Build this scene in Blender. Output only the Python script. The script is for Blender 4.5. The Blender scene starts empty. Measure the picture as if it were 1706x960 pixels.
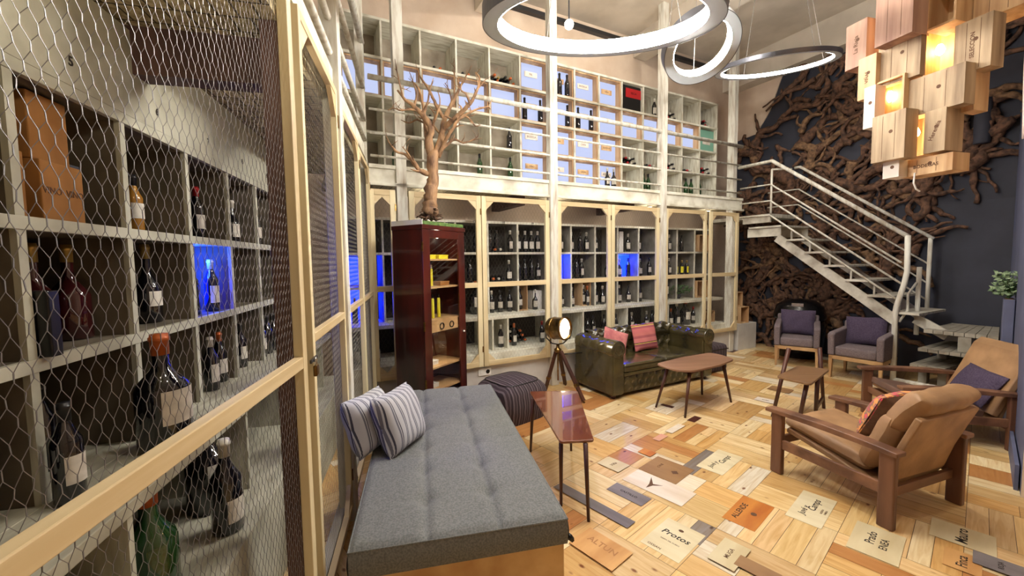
import bpy, bmesh, math, random
from mathutils import Vector, Matrix
random.seed(7)
SC = bpy.context.scene
COL = SC.collection
R_ = math.radians

# ------------------------------------------------------------------ camera
FPX = 680.0
PITCH = math.atan(45 / FPX); ROLL = R_(0.8); CAMZ = 1.65
def _basis():
    p, r = PITCH, ROLL
    F = Vector((0, math.cos(p), -math.sin(p)))
    R0 = Vector((1, 0, 0)); U0 = Vector((0, math.sin(p), math.cos(p)))
    return F, math.cos(r) * R0 - math.sin(r) * U0, math.cos(r) * U0 + math.sin(r) * R0
CF, CR, CU = _basis()
CAMP = Vector((0, 0, CAMZ))
cam = bpy.data.cameras.new('camera'); camo = bpy.data.objects.new('camera', cam); COL.objects.link(camo)
cam.sensor_width = 36; cam.lens = FPX / 1706 * 36; cam.clip_start = 0.02
camo.matrix_world = Matrix(((CR.x, CU.x, -CF.x, 0), (CR.y, CU.y, -CF.y, 0), (CR.z, CU.z, -CF.z, CAMZ), (0, 0, 0, 1)))
SC.camera = camo

# ------------------------------------------------------------------ world, exposure, big lights
w = bpy.data.worlds.new('world'); SC.world = w; w.use_nodes = True
w.node_tree.nodes['Background'].inputs[0].default_value = (1, .9, .8, 1)
w.node_tree.nodes['Background'].inputs[1].default_value = 0.05
SC.view_settings.view_transform = 'Standard'; SC.view_settings.look = 'None'
SC.view_settings.exposure = 0.05; SC.view_settings.gamma = 1; SC.view_settings.use_curve_mapping = False
RING_E = 165.0
PANEL_E = 0.9
BLUE_E = 14.0
CEIL_W = 62.0      # watts of each added ceiling spot
def lamp(name, kind, loc, energy, col=(1, 1, 1), size=.1, rot=None, spot=None, blend=.5, parent=None):
    l = bpy.data.lights.new(name, kind); l.energy = energy; l.color = col
    if kind == 'AREA': l.size = size
    else: l.shadow_soft_size = size
    if spot: l.spot_size = spot; l.spot_blend = blend
    o = bpy.data.objects.new(name, l); COL.objects.link(o); o.location = loc
    if rot is not None: o.rotation_euler = rot
    if parent: o.parent = parent
    return o

# ------------------------------------------------------------------ geometry helpers
def pix(x, y, Y):
    """world point on the ray through pixel (x, y) at forward distance Y"""
    d = CF + (x - 853) / FPX * CR - (y - 480) / FPX * CU
    return CAMP + d * (Y / d.y)
def pixz(x, y, z):
    d = CF + (x - 853) / FPX * CR - (y - 480) / FPX * CU
    return CAMP + d * ((z - CAMZ) / d.z)
class MB:
    def __init__(s): s.v = []; s.f = []; s.uv = {}
    def add(s, vs, fs):
        b = len(s.v); s.v += [tuple(q) for q in vs]; s.f += [tuple(i + b for i in f) for f in fs]; return s
    def box(s, c, d, M=None):
        hx, hy, hz = d[0] / 2, d[1] / 2, d[2] / 2
        vs = [Vector((sx * hx, sy * hy, sz * hz)) for sz in (-1, 1) for sy in (-1, 1) for sx in (-1, 1)]
        if M is not None: vs = [M @ q for q in vs]
        c = Vector(c)
        return s.add([q + c for q in vs], [(0, 2, 3, 1), (4, 5, 7, 6), (0, 1, 5, 4), (2, 6, 7, 3), (0, 4, 6, 2), (1, 3, 7, 5)])
    def bb(s, x0, x1, y0, y1, z0, z1):
        return s.box(((x0 + x1) / 2, (y0 + y1) / 2, (z0 + z1) / 2), (abs(x1 - x0), abs(y1 - y0), abs(z1 - z0)))
    def beam(s, a, b, wd, th, up=(0, 0, 1)):
        a, b = Vector(a), Vector(b); d = b - a; L = d.length; x = d.normalized(); u = Vector(up)
        if abs(x.dot(u)) > .98: u = Vector((1, 0, 0))
        y = u.cross(x).normalized(); z = x.cross(y)
        M = Matrix((x, y, z)).transposed()
        return s.box((a + b) / 2, (L, wd, th), M)
    def tube(s, pts, rs, n=8, cap=True):
        pts = [Vector(p) for p in pts]
        if not hasattr(rs, '__len__'): rs = [rs] * len(pts)
        t0 = (pts[1] - pts[0]).normalized(); u = Vector((0, 0, 1)) if abs(t0.z) < .9 else Vector((1, 0, 0))
        nrm = t0.cross(u).normalized(); vs = []
        for i, p in enumerate(pts):
            t = (pts[min(i + 1, len(pts) - 1)] - pts[max(i - 1, 0)])
            t = t.normalized() if t.length > 1e-9 else t0
            nrm = (nrm - t * nrm.dot(t)); nrm = nrm.normalized() if nrm.length > 1e-6 else t.orthogonal().normalized()
            b = t.cross(nrm)
            for k in range(n):
                a = 2 * math.pi * k / n
                vs.append(p + (nrm * math.cos(a) + b * math.sin(a)) * rs[i])
        fs = [(i * n + k, i * n + (k + 1) % n, (i + 1) * n + (k + 1) % n, (i + 1) * n + k) for i in range(len(pts) - 1) for k in range(n)]
        if cap: fs += [tuple(range(n - 1, -1, -1)), tuple((len(pts) - 1) * n + k for k in range(n))]
        return s.add(vs, fs)
    def lathe(s, prof, n=16, o=(0, 0, 0), M=None):
        vs = []; o = Vector(o)
        for r, z in prof:
            for k in range(n):
                a = 2 * math.pi * k / n; q = Vector((r * math.cos(a), r * math.sin(a), z))
                if M is not None: q = M @ q
                vs.append(q + o)
        m = len(prof)
        fs = [(i * n + k, i * n + (k + 1) % n, (i + 1) * n + (k + 1) % n, (i + 1) * n + k) for i in range(m - 1) for k in range(n)]
        fs += [tuple(range(n - 1, -1, -1)), tuple((m - 1) * n + k for k in range(n))]
        return s.add(vs, fs)
    def prism(s, poly, f0, f1):
        """poly: 2d points; f0/f1 map (a,b) to 3d for the two caps"""
        n = len(poly); vs = [f0(*p) for p in poly] + [f1(*p) for p in poly]
        fs = [tuple(range(n - 1, -1, -1)), tuple(range(n, 2 * n))] + [(i, (i + 1) % n, n + (i + 1) % n, n + i) for i in range(n)]
        return s.add(vs, fs)
    def slab(s, poly, z0, z1): return s.prism(poly, lambda a, b: (a, b, z0), lambda a, b: (a, b, z1))
    def grid(s, fn, nu, nv):
        vs = [fn(i / nu, j / nv) for j in range(nv + 1) for i in range(nu + 1)]
        fs = [(j * (nu + 1) + i, j * (nu + 1) + i + 1, (j + 1) * (nu + 1) + i + 1, (j + 1) * (nu + 1) + i) for j in range(nv) for i in range(nu)]
        return s.add(vs, fs)
    def build(s, name, mat, parent=None, smooth=False, bevel=0, loc=None, rz=None, seg=2, solid=0, recalc=True, subd=0):
        me = bpy.data.meshes.new(name); me.from_pydata(s.v, [], s.f)
        if recalc:
            bm = bmesh.new(); bm.from_mesh(me); bmesh.ops.recalc_face_normals(bm, faces=bm.faces); bm.to_mesh(me); bm.free()
        me.materials.append(mat)
        if smooth: me.polygons.foreach_set('use_smooth', [True] * len(me.polygons))
        o = bpy.data.objects.new(name, me); COL.objects.link(o)
        if parent: o.parent = parent
        if loc is not None: o.location = loc
        if rz is not None: o.rotation_euler = (0, 0, rz)
        if solid: m = o.modifiers.new('solid', 'SOLIDIFY'); m.thickness = solid; m.offset = 0
        if bevel:
            m = o.modifiers.new('bevel', 'BEVEL'); m.width = bevel; m.segments = seg; m.limit_method = 'ANGLE'; m.angle_limit = R_(35)
        if subd: m = o.modifiers.new('sub', 'SUBSURF'); m.levels = subd; m.render_levels = subd
        return o
def tag(o, label=None, cat=None, group=None, kind=None):
    if label: o['label'] = label
    if cat: o['category'] = cat
    if group: o['group'] = group
    if kind: o['kind'] = kind
    return o
def thing(name, label, cat, loc=(0, 0, 0), rz=0, group=None):
    o = bpy.data.objects.new(name, None); COL.objects.link(o); o.empty_display_size = .1
    o.location = loc; o.rotation_euler = (0, 0, rz); tag(o, label, cat, group); return o
def struct(mb, name, mat, **k):
    o = mb.build(name, mat, **k); o['kind'] = 'structure'; return o
def copy_tree(o, parent=None, label=None, group=None):
    c = o.copy(); COL.objects.link(c); c.parent = parent
    if label: c['label'] = label
    if group: c['group'] = group
    for ch in [x for x in KIDS.get(o.name, o.children)]:
        copy_tree(ch, c)
    return c
KIDS = {}
# room frames: angle of local X and origin
AL = R_(103.4)      # cage on the near side: X runs away from camera, Y goes into the cage
AB = R_(27.7)       # long cage wall: X runs along the wall, Y goes into the cage
AS = R_(-62.3); OS = Vector((3.917, 7.155, 0))   # stair frame: X comes off the long wall, Y goes towards the root wall
def fr(a, x, y, z=0, o=Vector((0, 0, 0))):
    return Vector((o.x + x * math.cos(a) - y * math.sin(a), o.y + x * math.sin(a) + y * math.cos(a), z))
def Lp(s, D, z=0): return fr(AL, s, D, z)
def Bp(t, D, z=0): return fr(AB, t, D, z)
def Sp(x, y, z=0): return fr(AS, x, y, z, OS)

# ------------------------------------------------------------------ materials
def srgb(c):
    return tuple(((v / 255) / 12.92 if v / 255 <= .04045 else ((v / 255 + .055) / 1.055) ** 2.4) for v in c) + (1,)
def newmat(name):
    m = bpy.data.materials.new(name); m.use_nodes = True; nt = m.node_tree
    return m, nt, nt.nodes['Principled BSDF']
def pm(name, c1, c2=None, scale=8, stretch=(1, 1, 1), rough=.6, bump=0, metal=0, detail=4, lo=.35, hi=.65, spec=.5, coat=0, rot=(0, 0, 0), c3=None, coords='Object', bscale=None, sheen=0):
    m, nt, b = newmat(name)
    b.inputs['Roughness'].default_value = rough; b.inputs['Metallic'].default_value = metal
    b.inputs['Specular IOR Level'].default_value = spec; b.inputs['Coat Weight'].default_value = coat
    if sheen: b.inputs['Sheen Weight'].default_value = sheen
    if c2 is None and not bump: b.inputs['Base Color'].default_value = srgb(c1); return m
    tc = nt.nodes.new('ShaderNodeTexCoord'); mp = nt.nodes.new('ShaderNodeMapping')
    mp.inputs['Scale'].default_value = stretch; mp.inputs['Rotation'].default_value = rot
    nt.links.new(tc.outputs[coords], mp.inputs[0])
    nz = nt.nodes.new('ShaderNodeTexNoise'); nz.inputs['Scale'].default_value = scale; nz.inputs['Detail'].default_value = detail
    nt.links.new(mp.outputs[0], nz.inputs[0])
    rp = nt.nodes.new('ShaderNodeValToRGB'); rp.color_ramp.elements[0].position = lo; rp.color_ramp.elements[1].position = hi
    rp.color_ramp.elements[0].color = srgb(c1); rp.color_ramp.elements[1].color = srgb(c2 or c1)
    if c3: e = rp.color_ramp.elements.new((lo + hi) / 2); e.color = srgb(c3)
    nt.links.new(nz.outputs[0], rp.inputs[0]); nt.links.new(rp.outputs[0], b.inputs['Base Color'])
    if bump:
        bp = nt.nodes.new('ShaderNodeBump'); bp.inputs['Strength'].default_value = bump; bp.inputs['Distance'].default_value = .01
        if bscale:
            n2 = nt.nodes.new('ShaderNodeTexNoise'); n2.inputs['Scale'].default_value = bscale; n2.inputs['Detail'].default_value = 3
            nt.links.new(mp.outputs[0], n2.inputs[0]); nt.links.new(n2.outputs[0], bp.inputs['Height'])
        else: nt.links.new(nz.outputs[0], bp.inputs['Height'])
        nt.links.new(bp.outputs[0], b.inputs['Normal'])
    return m
def em(name, col, strength):
    m, nt, b = newmat(name); b.inputs['Base Color'].default_value = (0, 0, 0, 1)
    b.inputs['Emission Color'].default_value = srgb(col); b.inputs['Emission Strength'].default_value = strength; return m
def stripes(name, cols, scale, axis='X', rough=.9, wobble=0, coords='Object'):
    """woven stripes running across one local axis; cols = [(pos, rgb)...] repeated"""
    m, nt, b = newmat(name); b.inputs['Roughness'].default_value = rough; b.inputs['Specular IOR Level'].default_value = .2
    tc = nt.nodes.new('ShaderNodeTexCoord'); sx = nt.nodes.new('ShaderNodeSeparateXYZ'); nt.links.new(tc.outputs[coords], sx.inputs[0])
    mu = nt.nodes.new('ShaderNodeMath'); mu.operation = 'MULTIPLY'; mu.inputs[1].default_value = scale; nt.links.new(sx.outputs[axis], mu.inputs[0])
    src = mu
    if wobble:
        nz = nt.nodes.new('ShaderNodeTexNoise'); nz.inputs['Scale'].default_value = 6; nt.links.new(tc.outputs[coords], nz.inputs[0])
        ad = nt.nodes.new('ShaderNodeMath'); ad.operation = 'MULTIPLY_ADD'; ad.inputs[1].default_value = wobble
        nt.links.new(nz.outputs[0], ad.inputs[0]); nt.links.new(mu.outputs[0], ad.inputs[2]); src = ad
    frn = nt.nodes.new('ShaderNodeMath'); frn.operation = 'FRACT'; nt.links.new(src.outputs[0], frn.inputs[0])
    rp = nt.nodes.new('ShaderNodeValToRGB'); rp.color_ramp.interpolation = 'CONSTANT'; els = rp.color_ramp.elements
    els[0].position = cols[0][0]; els[0].color = srgb(cols[0][1]); els[1].position = cols[1][0]; els[1].color = srgb(cols[1][1])
    for p, c in cols[2:]: e = els.new(p); e.color = srgb(c)
    nt.links.new(frn.outputs[0], rp.inputs[0]); nt.links.new(rp.outputs[0], b.inputs['Base Color'])
    return m

M = {}
M['cream'] = pm('cream_plaster', (214, 196, 176), (198, 176, 154), 2.5, rough=.85, detail=6)
M['plaster'] = pm('pale_plaster', (205, 202, 196), (186, 182, 176), 3, rough=.85)
M['whitewood'] = pm('distressed_white_paint', (222, 220, 205), (178, 170, 148), 9, (.6, 3, .6), rough=.6, detail=8, lo=.42, hi=.72, bump=.15)
M['whitepost'] = pm('distressed_white_post', (216, 214, 202), (165, 150, 128), 7, (3, 3, .5), rough=.6, detail=8, lo=.45, hi=.75)
M['greywash'] = pm('greyed_whitewash', (164, 158, 144), (108, 100, 86), 9, (.6, 3, .6), rough=.7, detail=8, lo=.38, hi=.7)
M['stairwash'] = pm('scuffed_stair_paint', (200, 196, 182), (138, 128, 112), 8, (.6, 3, .6), rough=.6, detail=8, lo=.42, hi=.72)
M['rackwood'] = pm('grey_white_rack_wood', (184, 182, 164), (140, 136, 118), 7, (.6, 3, .6), rough=.7, detail=7, lo=.4, hi=.75)
M['rackgrey'] = pm('rack_inner_grey', (138, 134, 124), (112, 108, 98), 6, rough=.8)  # long rack boards behind the front edge, shade put into their colour
M['rackdark'] = pm('rack_inner_board', (104, 94, 78), (84, 76, 62), 6, rough=.8)  # near rack boards coloured darker to stand in for shade in the pigeonholes
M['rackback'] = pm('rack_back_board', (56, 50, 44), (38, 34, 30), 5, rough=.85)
M['upback'] = pm('cubby_back_board', (172, 160, 142), (140, 128, 112), 5, rough=.85)
M['pine'] = pm('pine_frame', (222, 208, 168), (196, 176, 134), 6, (1, 1, .12), rough=.55, detail=5, lo=.4, hi=.62)
M['pineh'] = pm('pine_rail', (222, 204, 164), (192, 168, 124), 7, (.1, 1, 1.4), rough=.55, detail=6, lo=.4, hi=.62)
M['darkpost'] = pm('brown_inner_post', (98, 70, 60), (70, 48, 44), 6, (1, 1, .2), rough=.7)
M['wire'] = pm('galvanised_wire', (124, 120, 120), rough=.45, metal=.8)
M['wiredull'] = pm('weathered_wire', (120, 114, 102), rough=.55, metal=.6)
M['brass'] = pm('aged_brass', (150, 118, 70), (110, 84, 50), 20, rough=.3, metal=1)
M['steel'] = pm('steel', (190, 190, 190), rough=.25, metal=1)
M['darksteel'] = pm('dark_steel', (70, 70, 74), rough=.4, metal=.8)
M['slate'] = pm('slate_wall_paint', (52, 54, 66), (44, 46, 56), 3, rough=.75)
M['slatelight'] = pm('blue_grey_paint', (98, 102, 128), (84, 88, 112), 3, rough=.6)
M['root'] = pm('root_bark', (112, 80, 60), (40, 27, 22), 18, (1, 1, 1), rough=.85, bump=1.0, detail=8, lo=.35, hi=.7, bscale=30)
M['root2'] = pm('pale_root_bark', (138, 106, 76), (58, 40, 30), 18, rough=.85, bump=.8, detail=8, lo=.35, hi=.7, bscale=30)
M['tree'] = pm('dead_tree_wood', (172, 134, 96), (92, 64, 44), 18, (1, 1, .3), rough=.7, bump=.6, detail=8, bscale=26)
M['mahog'] = pm('mahogany', (84, 28, 18), (46, 15, 12), 5, (1, 1, .2), rough=.28, coat=.5, detail=6)
M['teak'] = pm('teak_top', (124, 64, 38), (86, 40, 24), 6, (1, .15, 1), rough=.2, coat=1, detail=7)
M['walnut'] = pm('walnut', (152, 114, 90), (120, 86, 64), 7, (.15, 1, 1), rough=.4, detail=7)
M['walnutd'] = pm('dark_walnut_leg', (82, 46, 32), (58, 30, 22), 7, (1, 1, .2), rough=.4)
M['chairwood'] = pm('armchair_wood', (136, 96, 70), (90, 60, 44), 8, (.2, 1, 1), rough=.42, detail=8)
M['chairwoodv'] = pm('armchair_leg_wood', (126, 86, 62), (84, 54, 40), 8, (1, 1, .15), rough=.42, detail=8)
M['tan'] = pm('tan_leather', (176, 138, 98), (144, 110, 76), 5, rough=.5, bump=.25, detail=5, bscale=14)
M['tandark'] = pm('worn_brown_leather', (120, 92, 78), (92, 70, 62), 5, rough=.45, bump=.2)
M['greenleather'] = pm('dark_olive_leather', (74, 66, 38), (48, 43, 26), 4, rough=.24, coat=.5, bump=.1, detail=4, bscale=40)
M['greyfab'] = pm('grey_marl_fabric', (124, 126, 125), (102, 104, 103), 120, rough=.95, bump=.2, detail=2, spec=.1, sheen=.1)
M['tubfab'] = pm('taupe_fabric', (128, 116, 116), (104, 93, 96), 90, rough=.95, spec=.1)
M['purplefab'] = pm('aubergine_linen', (84, 74, 92), (68, 58, 76), 90, rough=.95, spec=.1, bump=.15)
M['lightwood'] = pm('light_beech', (196, 160, 112), (170, 132, 88), 6, (1, 1, .2), rough=.5)
M['benchwood'] = pm('golden_pine', (214, 178, 124), (186, 142, 90), 5, (.15, 1, 1), rough=.5, detail=7)
M['cushstripe'] = stripes('ticking_stripe', [(0, (184, 184, 190)), (.62, (72, 72, 84)), (.72, (184, 184, 190)), (.82, (110, 110, 122))], 22, 'X')
M['poufstripe'] = stripes('dark_woven_stripe', [(0, (62, 52, 56)), (.3, (84, 74, 78)), (.5, (50, 42, 46)), (.78, (98, 88, 92))], 16, 'X', wobble=.6)
M['kilim'] = stripes('pink_kilim', [(0, (188, 108, 108)), (.25, (150, 84, 90)), (.38, (206, 178, 90)), (.42, (60, 40, 44)), (.46, (196, 118, 116)), (.7, (164, 92, 96)), (.84, (190, 112, 108))], 4.2, 'Z')
M['kilimpale'] = pm('rose_cushion', (206, 132, 128), (176, 100, 104), 14, rough=.95)
M['floral'] = pm('embroidered_cushion', (214, 84, 96), (226, 150, 84), 26, rough=.95, lo=.4, hi=.6, c3=(120, 110, 96))
M['brownfab'] = pm('brown_velvet', (108, 80, 58), (88, 62, 46), 20, rough=.9)
M['black'] = pm('black_gloss', (14, 14, 16), rough=.25)
M['ring'] = pm('brushed_aluminium_ring', (196, 206, 214), rough=.45, metal=.2)
M['ringdark'] = pm('ring_outer_skin', (84, 84, 90), rough=.4, metal=.5)
M['ringlit'] = em('ring_led', (255, 250, 242), RING_E)
M['cable'] = pm('cable', (88, 82, 76), rough=.5)
M['litpanel'] = em('backlit_panel', (205, 216, 255), PANEL_E)
M['bluelit'] = em('blue_backlight', (6, 26, 255), BLUE_E)
M['bulb'] = em('warm_bulb', (255, 200, 130), 60)
M['ceiling'] = pm('ceiling_plaster', (214, 204, 188), (194, 184, 168), 2, rough=.9)
M['paper'] = pm('bottle_label_paper', (212, 206, 194), (190, 184, 172), 30, rough=.8)
M['card'] = pm('cardboard', (166, 116, 60), (146, 98, 46), 5, rough=.85)
M['cardtape'] = pm('parcel_tape', (196, 150, 92), rough=.5)
M['ink'] = pm('black_ink', (38, 30, 26), rough=.8)
M['inkbrown'] = pm('burnt_brown_ink', (96, 66, 44), rough=.8)
M['crate'] = pm('crate_pine', (216, 182, 138), (170, 130, 88), 9, (1.4, 1, .12), rough=.65, detail=7, lo=.38, hi=.64)
M['crateg'] = pm('weathered_crate_pine', (190, 166, 134), (128, 106, 82), 9, (1.4, 1, .12), rough=.7, detail=7, lo=.38, hi=.64)
M['cratep'] = pm('rosy_crate_pine', (180, 144, 122), (136, 100, 84), 9, (1.4, 1, .12), rough=.7, detail=7, lo=.38, hi=.64)
M['cratew'] = pm('bleached_crate_pine', (222, 214, 204), (196, 186, 172), 6, (1, 1, .14), rough=.7)
M['curtain'] = pm('pale_pink_curtain', (232, 214, 204), (214, 194, 186), 6, rough=.9)
M['leafm'] = pm('variegated_leaf', (150, 168, 130), (86, 112, 76), 30, rough=.6)
M['leafg'] = pm('green_leaf', (70, 104, 52), (44, 76, 36), 30, rough=.6)
M['whiteplastic'] = pm('white_plastic', (226, 224, 218), rough=.4)
M['moss'] = pm('green_moss', (96, 124, 60), (60, 84, 44), 40, rough=.95, bump=.5)
M['yellow'] = pm('yellow_card', (226, 214, 40), rough=.6)
M['red'] = pm('red_foil', (160, 22, 28), rough=.35)
M['orangefoil'] = pm('orange_foil', (190, 96, 44), rough=.35, metal=.2)
M['goldfoil'] = pm('gold_foil', (190, 160, 92), rough=.3, metal=.7)
M['whitefoil'] = pm('white_foil', (200, 194, 182), rough=.4)
M['blackfoil'] = pm('black_foil', (24, 22, 26), rough=.35)
def glassmat(name, c, rough=.05):
    return pm(name, c, rough=rough, spec=.8, coat=.3)
M['gdark'] = glassmat('dark_wine_glass', (14, 14, 20))
M['ggreen'] = glassmat('green_bottle_glass', (26, 62, 26))
M['grose'] = glassmat('rose_bottle_glass', (52, 14, 18))
M['gamber'] = glassmat('amber_bottle_glass', (150, 104, 40))
gm, nt, b = newmat('clear_glass'); b.inputs['Transmission Weight'].default_value = 1; b.inputs['Roughness'].default_value = 0; b.inputs['IOR'].default_value = 1.02
b.inputs['Base Color'].default_value = (1, 1, 1, 1); b.inputs['Specular IOR Level'].default_value = 1
nt.nodes.remove(b); g1 = nt.nodes.new('ShaderNodeBsdfTransparent'); g2 = nt.nodes.new('ShaderNodeBsdfGlossy'); g2.inputs['Roughness'].default_value = .02
mx = nt.nodes.new('ShaderNodeMixShader'); mx.inputs[0].default_value = .07; nt.links.new(g1.outputs[0], mx.inputs[1]); nt.links.new(g2.outputs[0], mx.inputs[2])
nt.links.new(mx.outputs[0], nt.nodes['Material Output'].inputs[0]); M['glass'] = gm

def text_obj(body, size, mat, parent, loc, rot, name='lettering', depth=.0006, align='CENTER', shear=0, bold=0, sx=1):
    cu = bpy.data.curves.new('txt', 'FONT'); cu.body = body; cu.size = size; cu.extrude = depth; cu.align_x = align; cu.align_y = 'CENTER'
    cu.shear = shear; cu.offset = bold; cu.resolution_u = 2
    t = bpy.data.objects.new('txt', cu); COL.objects.link(t)
    dg = bpy.context.evaluated_depsgraph_get(); dg.update()
    me = bpy.data.meshes.new_from_object(t.evaluated_get(dg)); me.name = name
    bpy.data.objects.remove(t); bpy.data.curves.remove(cu)
    me.materials.clear(); me.materials.append(mat)
    o = bpy.data.objects.new(name, me); COL.objects.link(o)
    if parent: o.parent = parent
    o.location = loc; o.rotation_euler = rot; o.scale = (sx, 1, 1)
    return o
# ================================================================== STRUCTURE
CEIL = 5.4
# ---- floor of reclaimed crate boards
fm, nt, b = newmat('crate_board_floor'); b.inputs['Roughness'].default_value = .32; b.inputs['Coat Weight'].default_value = .25; b.inputs['Coat Roughness'].default_value = .2
at = nt.nodes.new('ShaderNodeAttribute'); at.attribute_name = 'tone'
uvn = nt.nodes.new('ShaderNodeUVMap'); uvn.uv_map = 'UVMap'
mp = nt.nodes.new('ShaderNodeMapping'); mp.inputs['Scale'].default_value = (1.2, 14, 1); nt.links.new(uvn.outputs[0], mp.inputs[0])
nz = nt.nodes.new('ShaderNodeTexNoise'); nz.inputs['Scale'].default_value = 2.2; nz.inputs['Detail'].default_value = 7; nz.inputs['Distortion'].default_value = 1.2; nt.links.new(mp.outputs[0], nz.inputs[0])
rp = nt.nodes.new('ShaderNodeValToRGB'); rp.color_ramp.elements[0].position = .3; rp.color_ramp.elements[1].position = .62
rp.color_ramp.elements[0].color = (.80, .68, .52, 1); rp.color_ramp.elements[1].color = (1, 1, 1, 1); nt.links.new(nz.outputs[0], rp.inputs[0])
# knots
m2 = nt.nodes.new('ShaderNodeMapping'); m2.inputs['Scale'].default_value = (5, 9, 1); nt.links.new(uvn.outputs[0], m2.inputs[0])
vo = nt.nodes.new('ShaderNodeTexVoronoi'); vo.inputs['Scale'].default_value = 1; nt.links.new(m2.outputs[0], vo.inputs[0])
kr = nt.nodes.new('ShaderNodeValToRGB'); kr.color_ramp.elements[0].position = .05; kr.color_ramp.elements[1].position = .12
kr.color_ramp.elements[0].color = (.3, .14, .08, 1); kr.color_ramp.elements[1].color = (1, 1, 1, 1); nt.links.new(vo.outputs['Distance'], kr.inputs[0])
x1 = nt.nodes.new('ShaderNodeMix'); x1.data_type = 'RGBA'; x1.blend_type = 'MULTIPLY'; x1.inputs[0].default_value = 1
nt.links.new(at.outputs['Color'], x1.inputs[6]); nt.links.new(rp.outputs[0], x1.inputs[7])
x2 = nt.nodes.new('ShaderNodeMix'); x2.data_type = 'RGBA'; x2.blend_type = 'MULTIPLY'; x2.inputs[0].default_value = 1
nt.links.new(x1.outputs[2], x2.inputs[6]); nt.links.new(kr.outputs[0], x2.inputs[7]); nt.links.new(x2.outputs[2], b.inputs['Base Color'])
bp = nt.nodes.new('ShaderNodeBump'); bp.inputs['Strength'].default_value = .08; nt.links.new(nz.outputs[0], bp.inputs['Height']); nt.links.new(bp.outputs[0], b.inputs['Normal'])
M['floor'] = fm
AF = R_(41)
def fl(a, c, z=0): return fr(AF, a, c, z)
boards = []   # (a0,a1,c0,c1,along a?,tone)
TON = [(232, 204, 150), (226, 196, 142), (238, 214, 166), (220, 184, 126), (214, 176, 116), (230, 200, 150), (240, 220, 176), (208, 168, 108), (228, 198, 140), (196, 140, 84), (222, 190, 140), (236, 226, 204)]
rnd = random.Random(11)
CELL = .50
for i in range(-4, 24):
    for j in range(-16, 16):
        a0, c0 = i * CELL, j * CELL
        ctr = fl(a0 + CELL / 2, c0 + CELL / 2)
        if not (-2.6 < ctr.x < 7.5 and -2.8 < ctr.y < 9.3): continue
        al = (i + j) % 2 == 0
        n = rnd.choice([2, 2, 3, 3, 4, 4, 5]); cuts = [0] + sorted((k + rnd.uniform(-.15, .15)) / n for k in range(1, n)) + [1]
        for k in range(n):
            u0, u1 = cuts[k] * CELL, cuts[k + 1] * CELL
            segs = [(0, CELL)] if rnd.random() < .72 else [(0, CELL * .55), (CELL * .55, CELL)]
            for s0, s1 in segs:
                t = rnd.choice(TON)
                if rnd.random() < .02: t = rnd.choice([(92, 50, 34), (138, 130, 126), (186, 110, 60)])
                if al: boards.append((a0 + s0, a0 + s1, c0 + u0, c0 + u1, True, t))
                else: boards.append((a0 + u0, a0 + u1, c0 + s0, c0 + s1, False, t))
vs, fs, uvs, tones = [], [], [], []
for a0, a1, c0, c1, al, t in boards:
    g = .0012; q = [(a0 + g, c0 + g), (a1 - g, c0 + g), (a1 - g, c1 - g), (a0 + g, c1 - g)]
    b0 = len(vs); vs += [tuple(fl(x, y, 0)) for x, y in q]; fs.append((b0, b0 + 1, b0 + 2, b0 + 3))
    o = (rnd.uniform(0, 50), rnd.uniform(0, 50))
    uvs += [((x if al else y) + o[0], (y if al else x) + o[1]) for x, y in q]
    j = rnd.uniform(.93, 1.05); tones.append(srgb(tuple(min(255, v * j) for v in t)))
b0 = len(vs)
for x, y in ((-3.2, -3), (8, -3), (8, 9.8), (-3.2, 9.8)): vs.append((x, y, -.004))
for x, y in ((-3.2, -3), (8, -3), (8, 9.8), (-3.2, 9.8)): vs.append((x, y, -.1))
fs.append((b0, b0 + 1, b0 + 2, b0 + 3)); fs.append((b0 + 7, b0 + 6, b0 + 5, b0 + 4)); uvs += [(0, 0)] * 8; tones += [srgb((70, 48, 32))] * 2
for k in range(4):
    fs.append((b0 + k, b0 + 4 + k, b0 + 4 + (k + 1) % 4, b0 + (k + 1) % 4)); uvs += [(0, 0)] * 4; tones.append(srgb((70, 48, 32)))
me = bpy.data.meshes.new('floor'); me.from_pydata(vs, [], fs); me.materials.append(fm)
ul = me.uv_layers.new(name='UVMap'); ul.data.foreach_set('uv', [c for p in uvs for c in p])
ca = me.color_attributes.new('tone', 'FLOAT_COLOR', 'CORNER')
ca.data.foreach_set('color', [c for f, t in zip(fs, tones) for _ in f for c in t])
floor = bpy.data.objects.new('floor', me); COL.objects.link(floor); floor['kind'] = 'structure'
# printed lids and odd boards let into the floor: centre in pixels, size along a, along c, colour, lettering [(text,size,da,dc,dir,mat,shear)]
def lidmat(n, c1, c2, h=False): return pm(n, c1, c2, 9, (.2, 1, 1) if h else (1, .2, 1), rough=.35, detail=7)
M['faint'] = pm('faded_print', (170, 124, 78), rough=.8)
LM = {'pale': lidmat('pale_lid', (226, 216, 184), (212, 198, 160)), 'orange': lidmat('orange_lid', (206, 138, 62), (176, 100, 40), True),
      'brown': lidmat('brown_lid', (158, 122, 82), (140, 104, 68)), 'grey': lidmat('grey_lid', (132, 126, 128), (104, 98, 102)),
      'white': lidmat('white_lid', (232, 222, 208), (214, 198, 176)), 'cream': lidmat('cream_lid', (216, 204, 168), (200, 184, 144), True),
      'dark': lidmat('dark_inlay', (84, 44, 34), (66, 34, 28)), 'pink': lidmat('pink_inlay', (206, 146, 140), (214, 170, 120)), 'wood': lidmat('honey_lid', (216, 170, 110), (190, 140, 84), True)}
LZ = [0]
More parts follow.
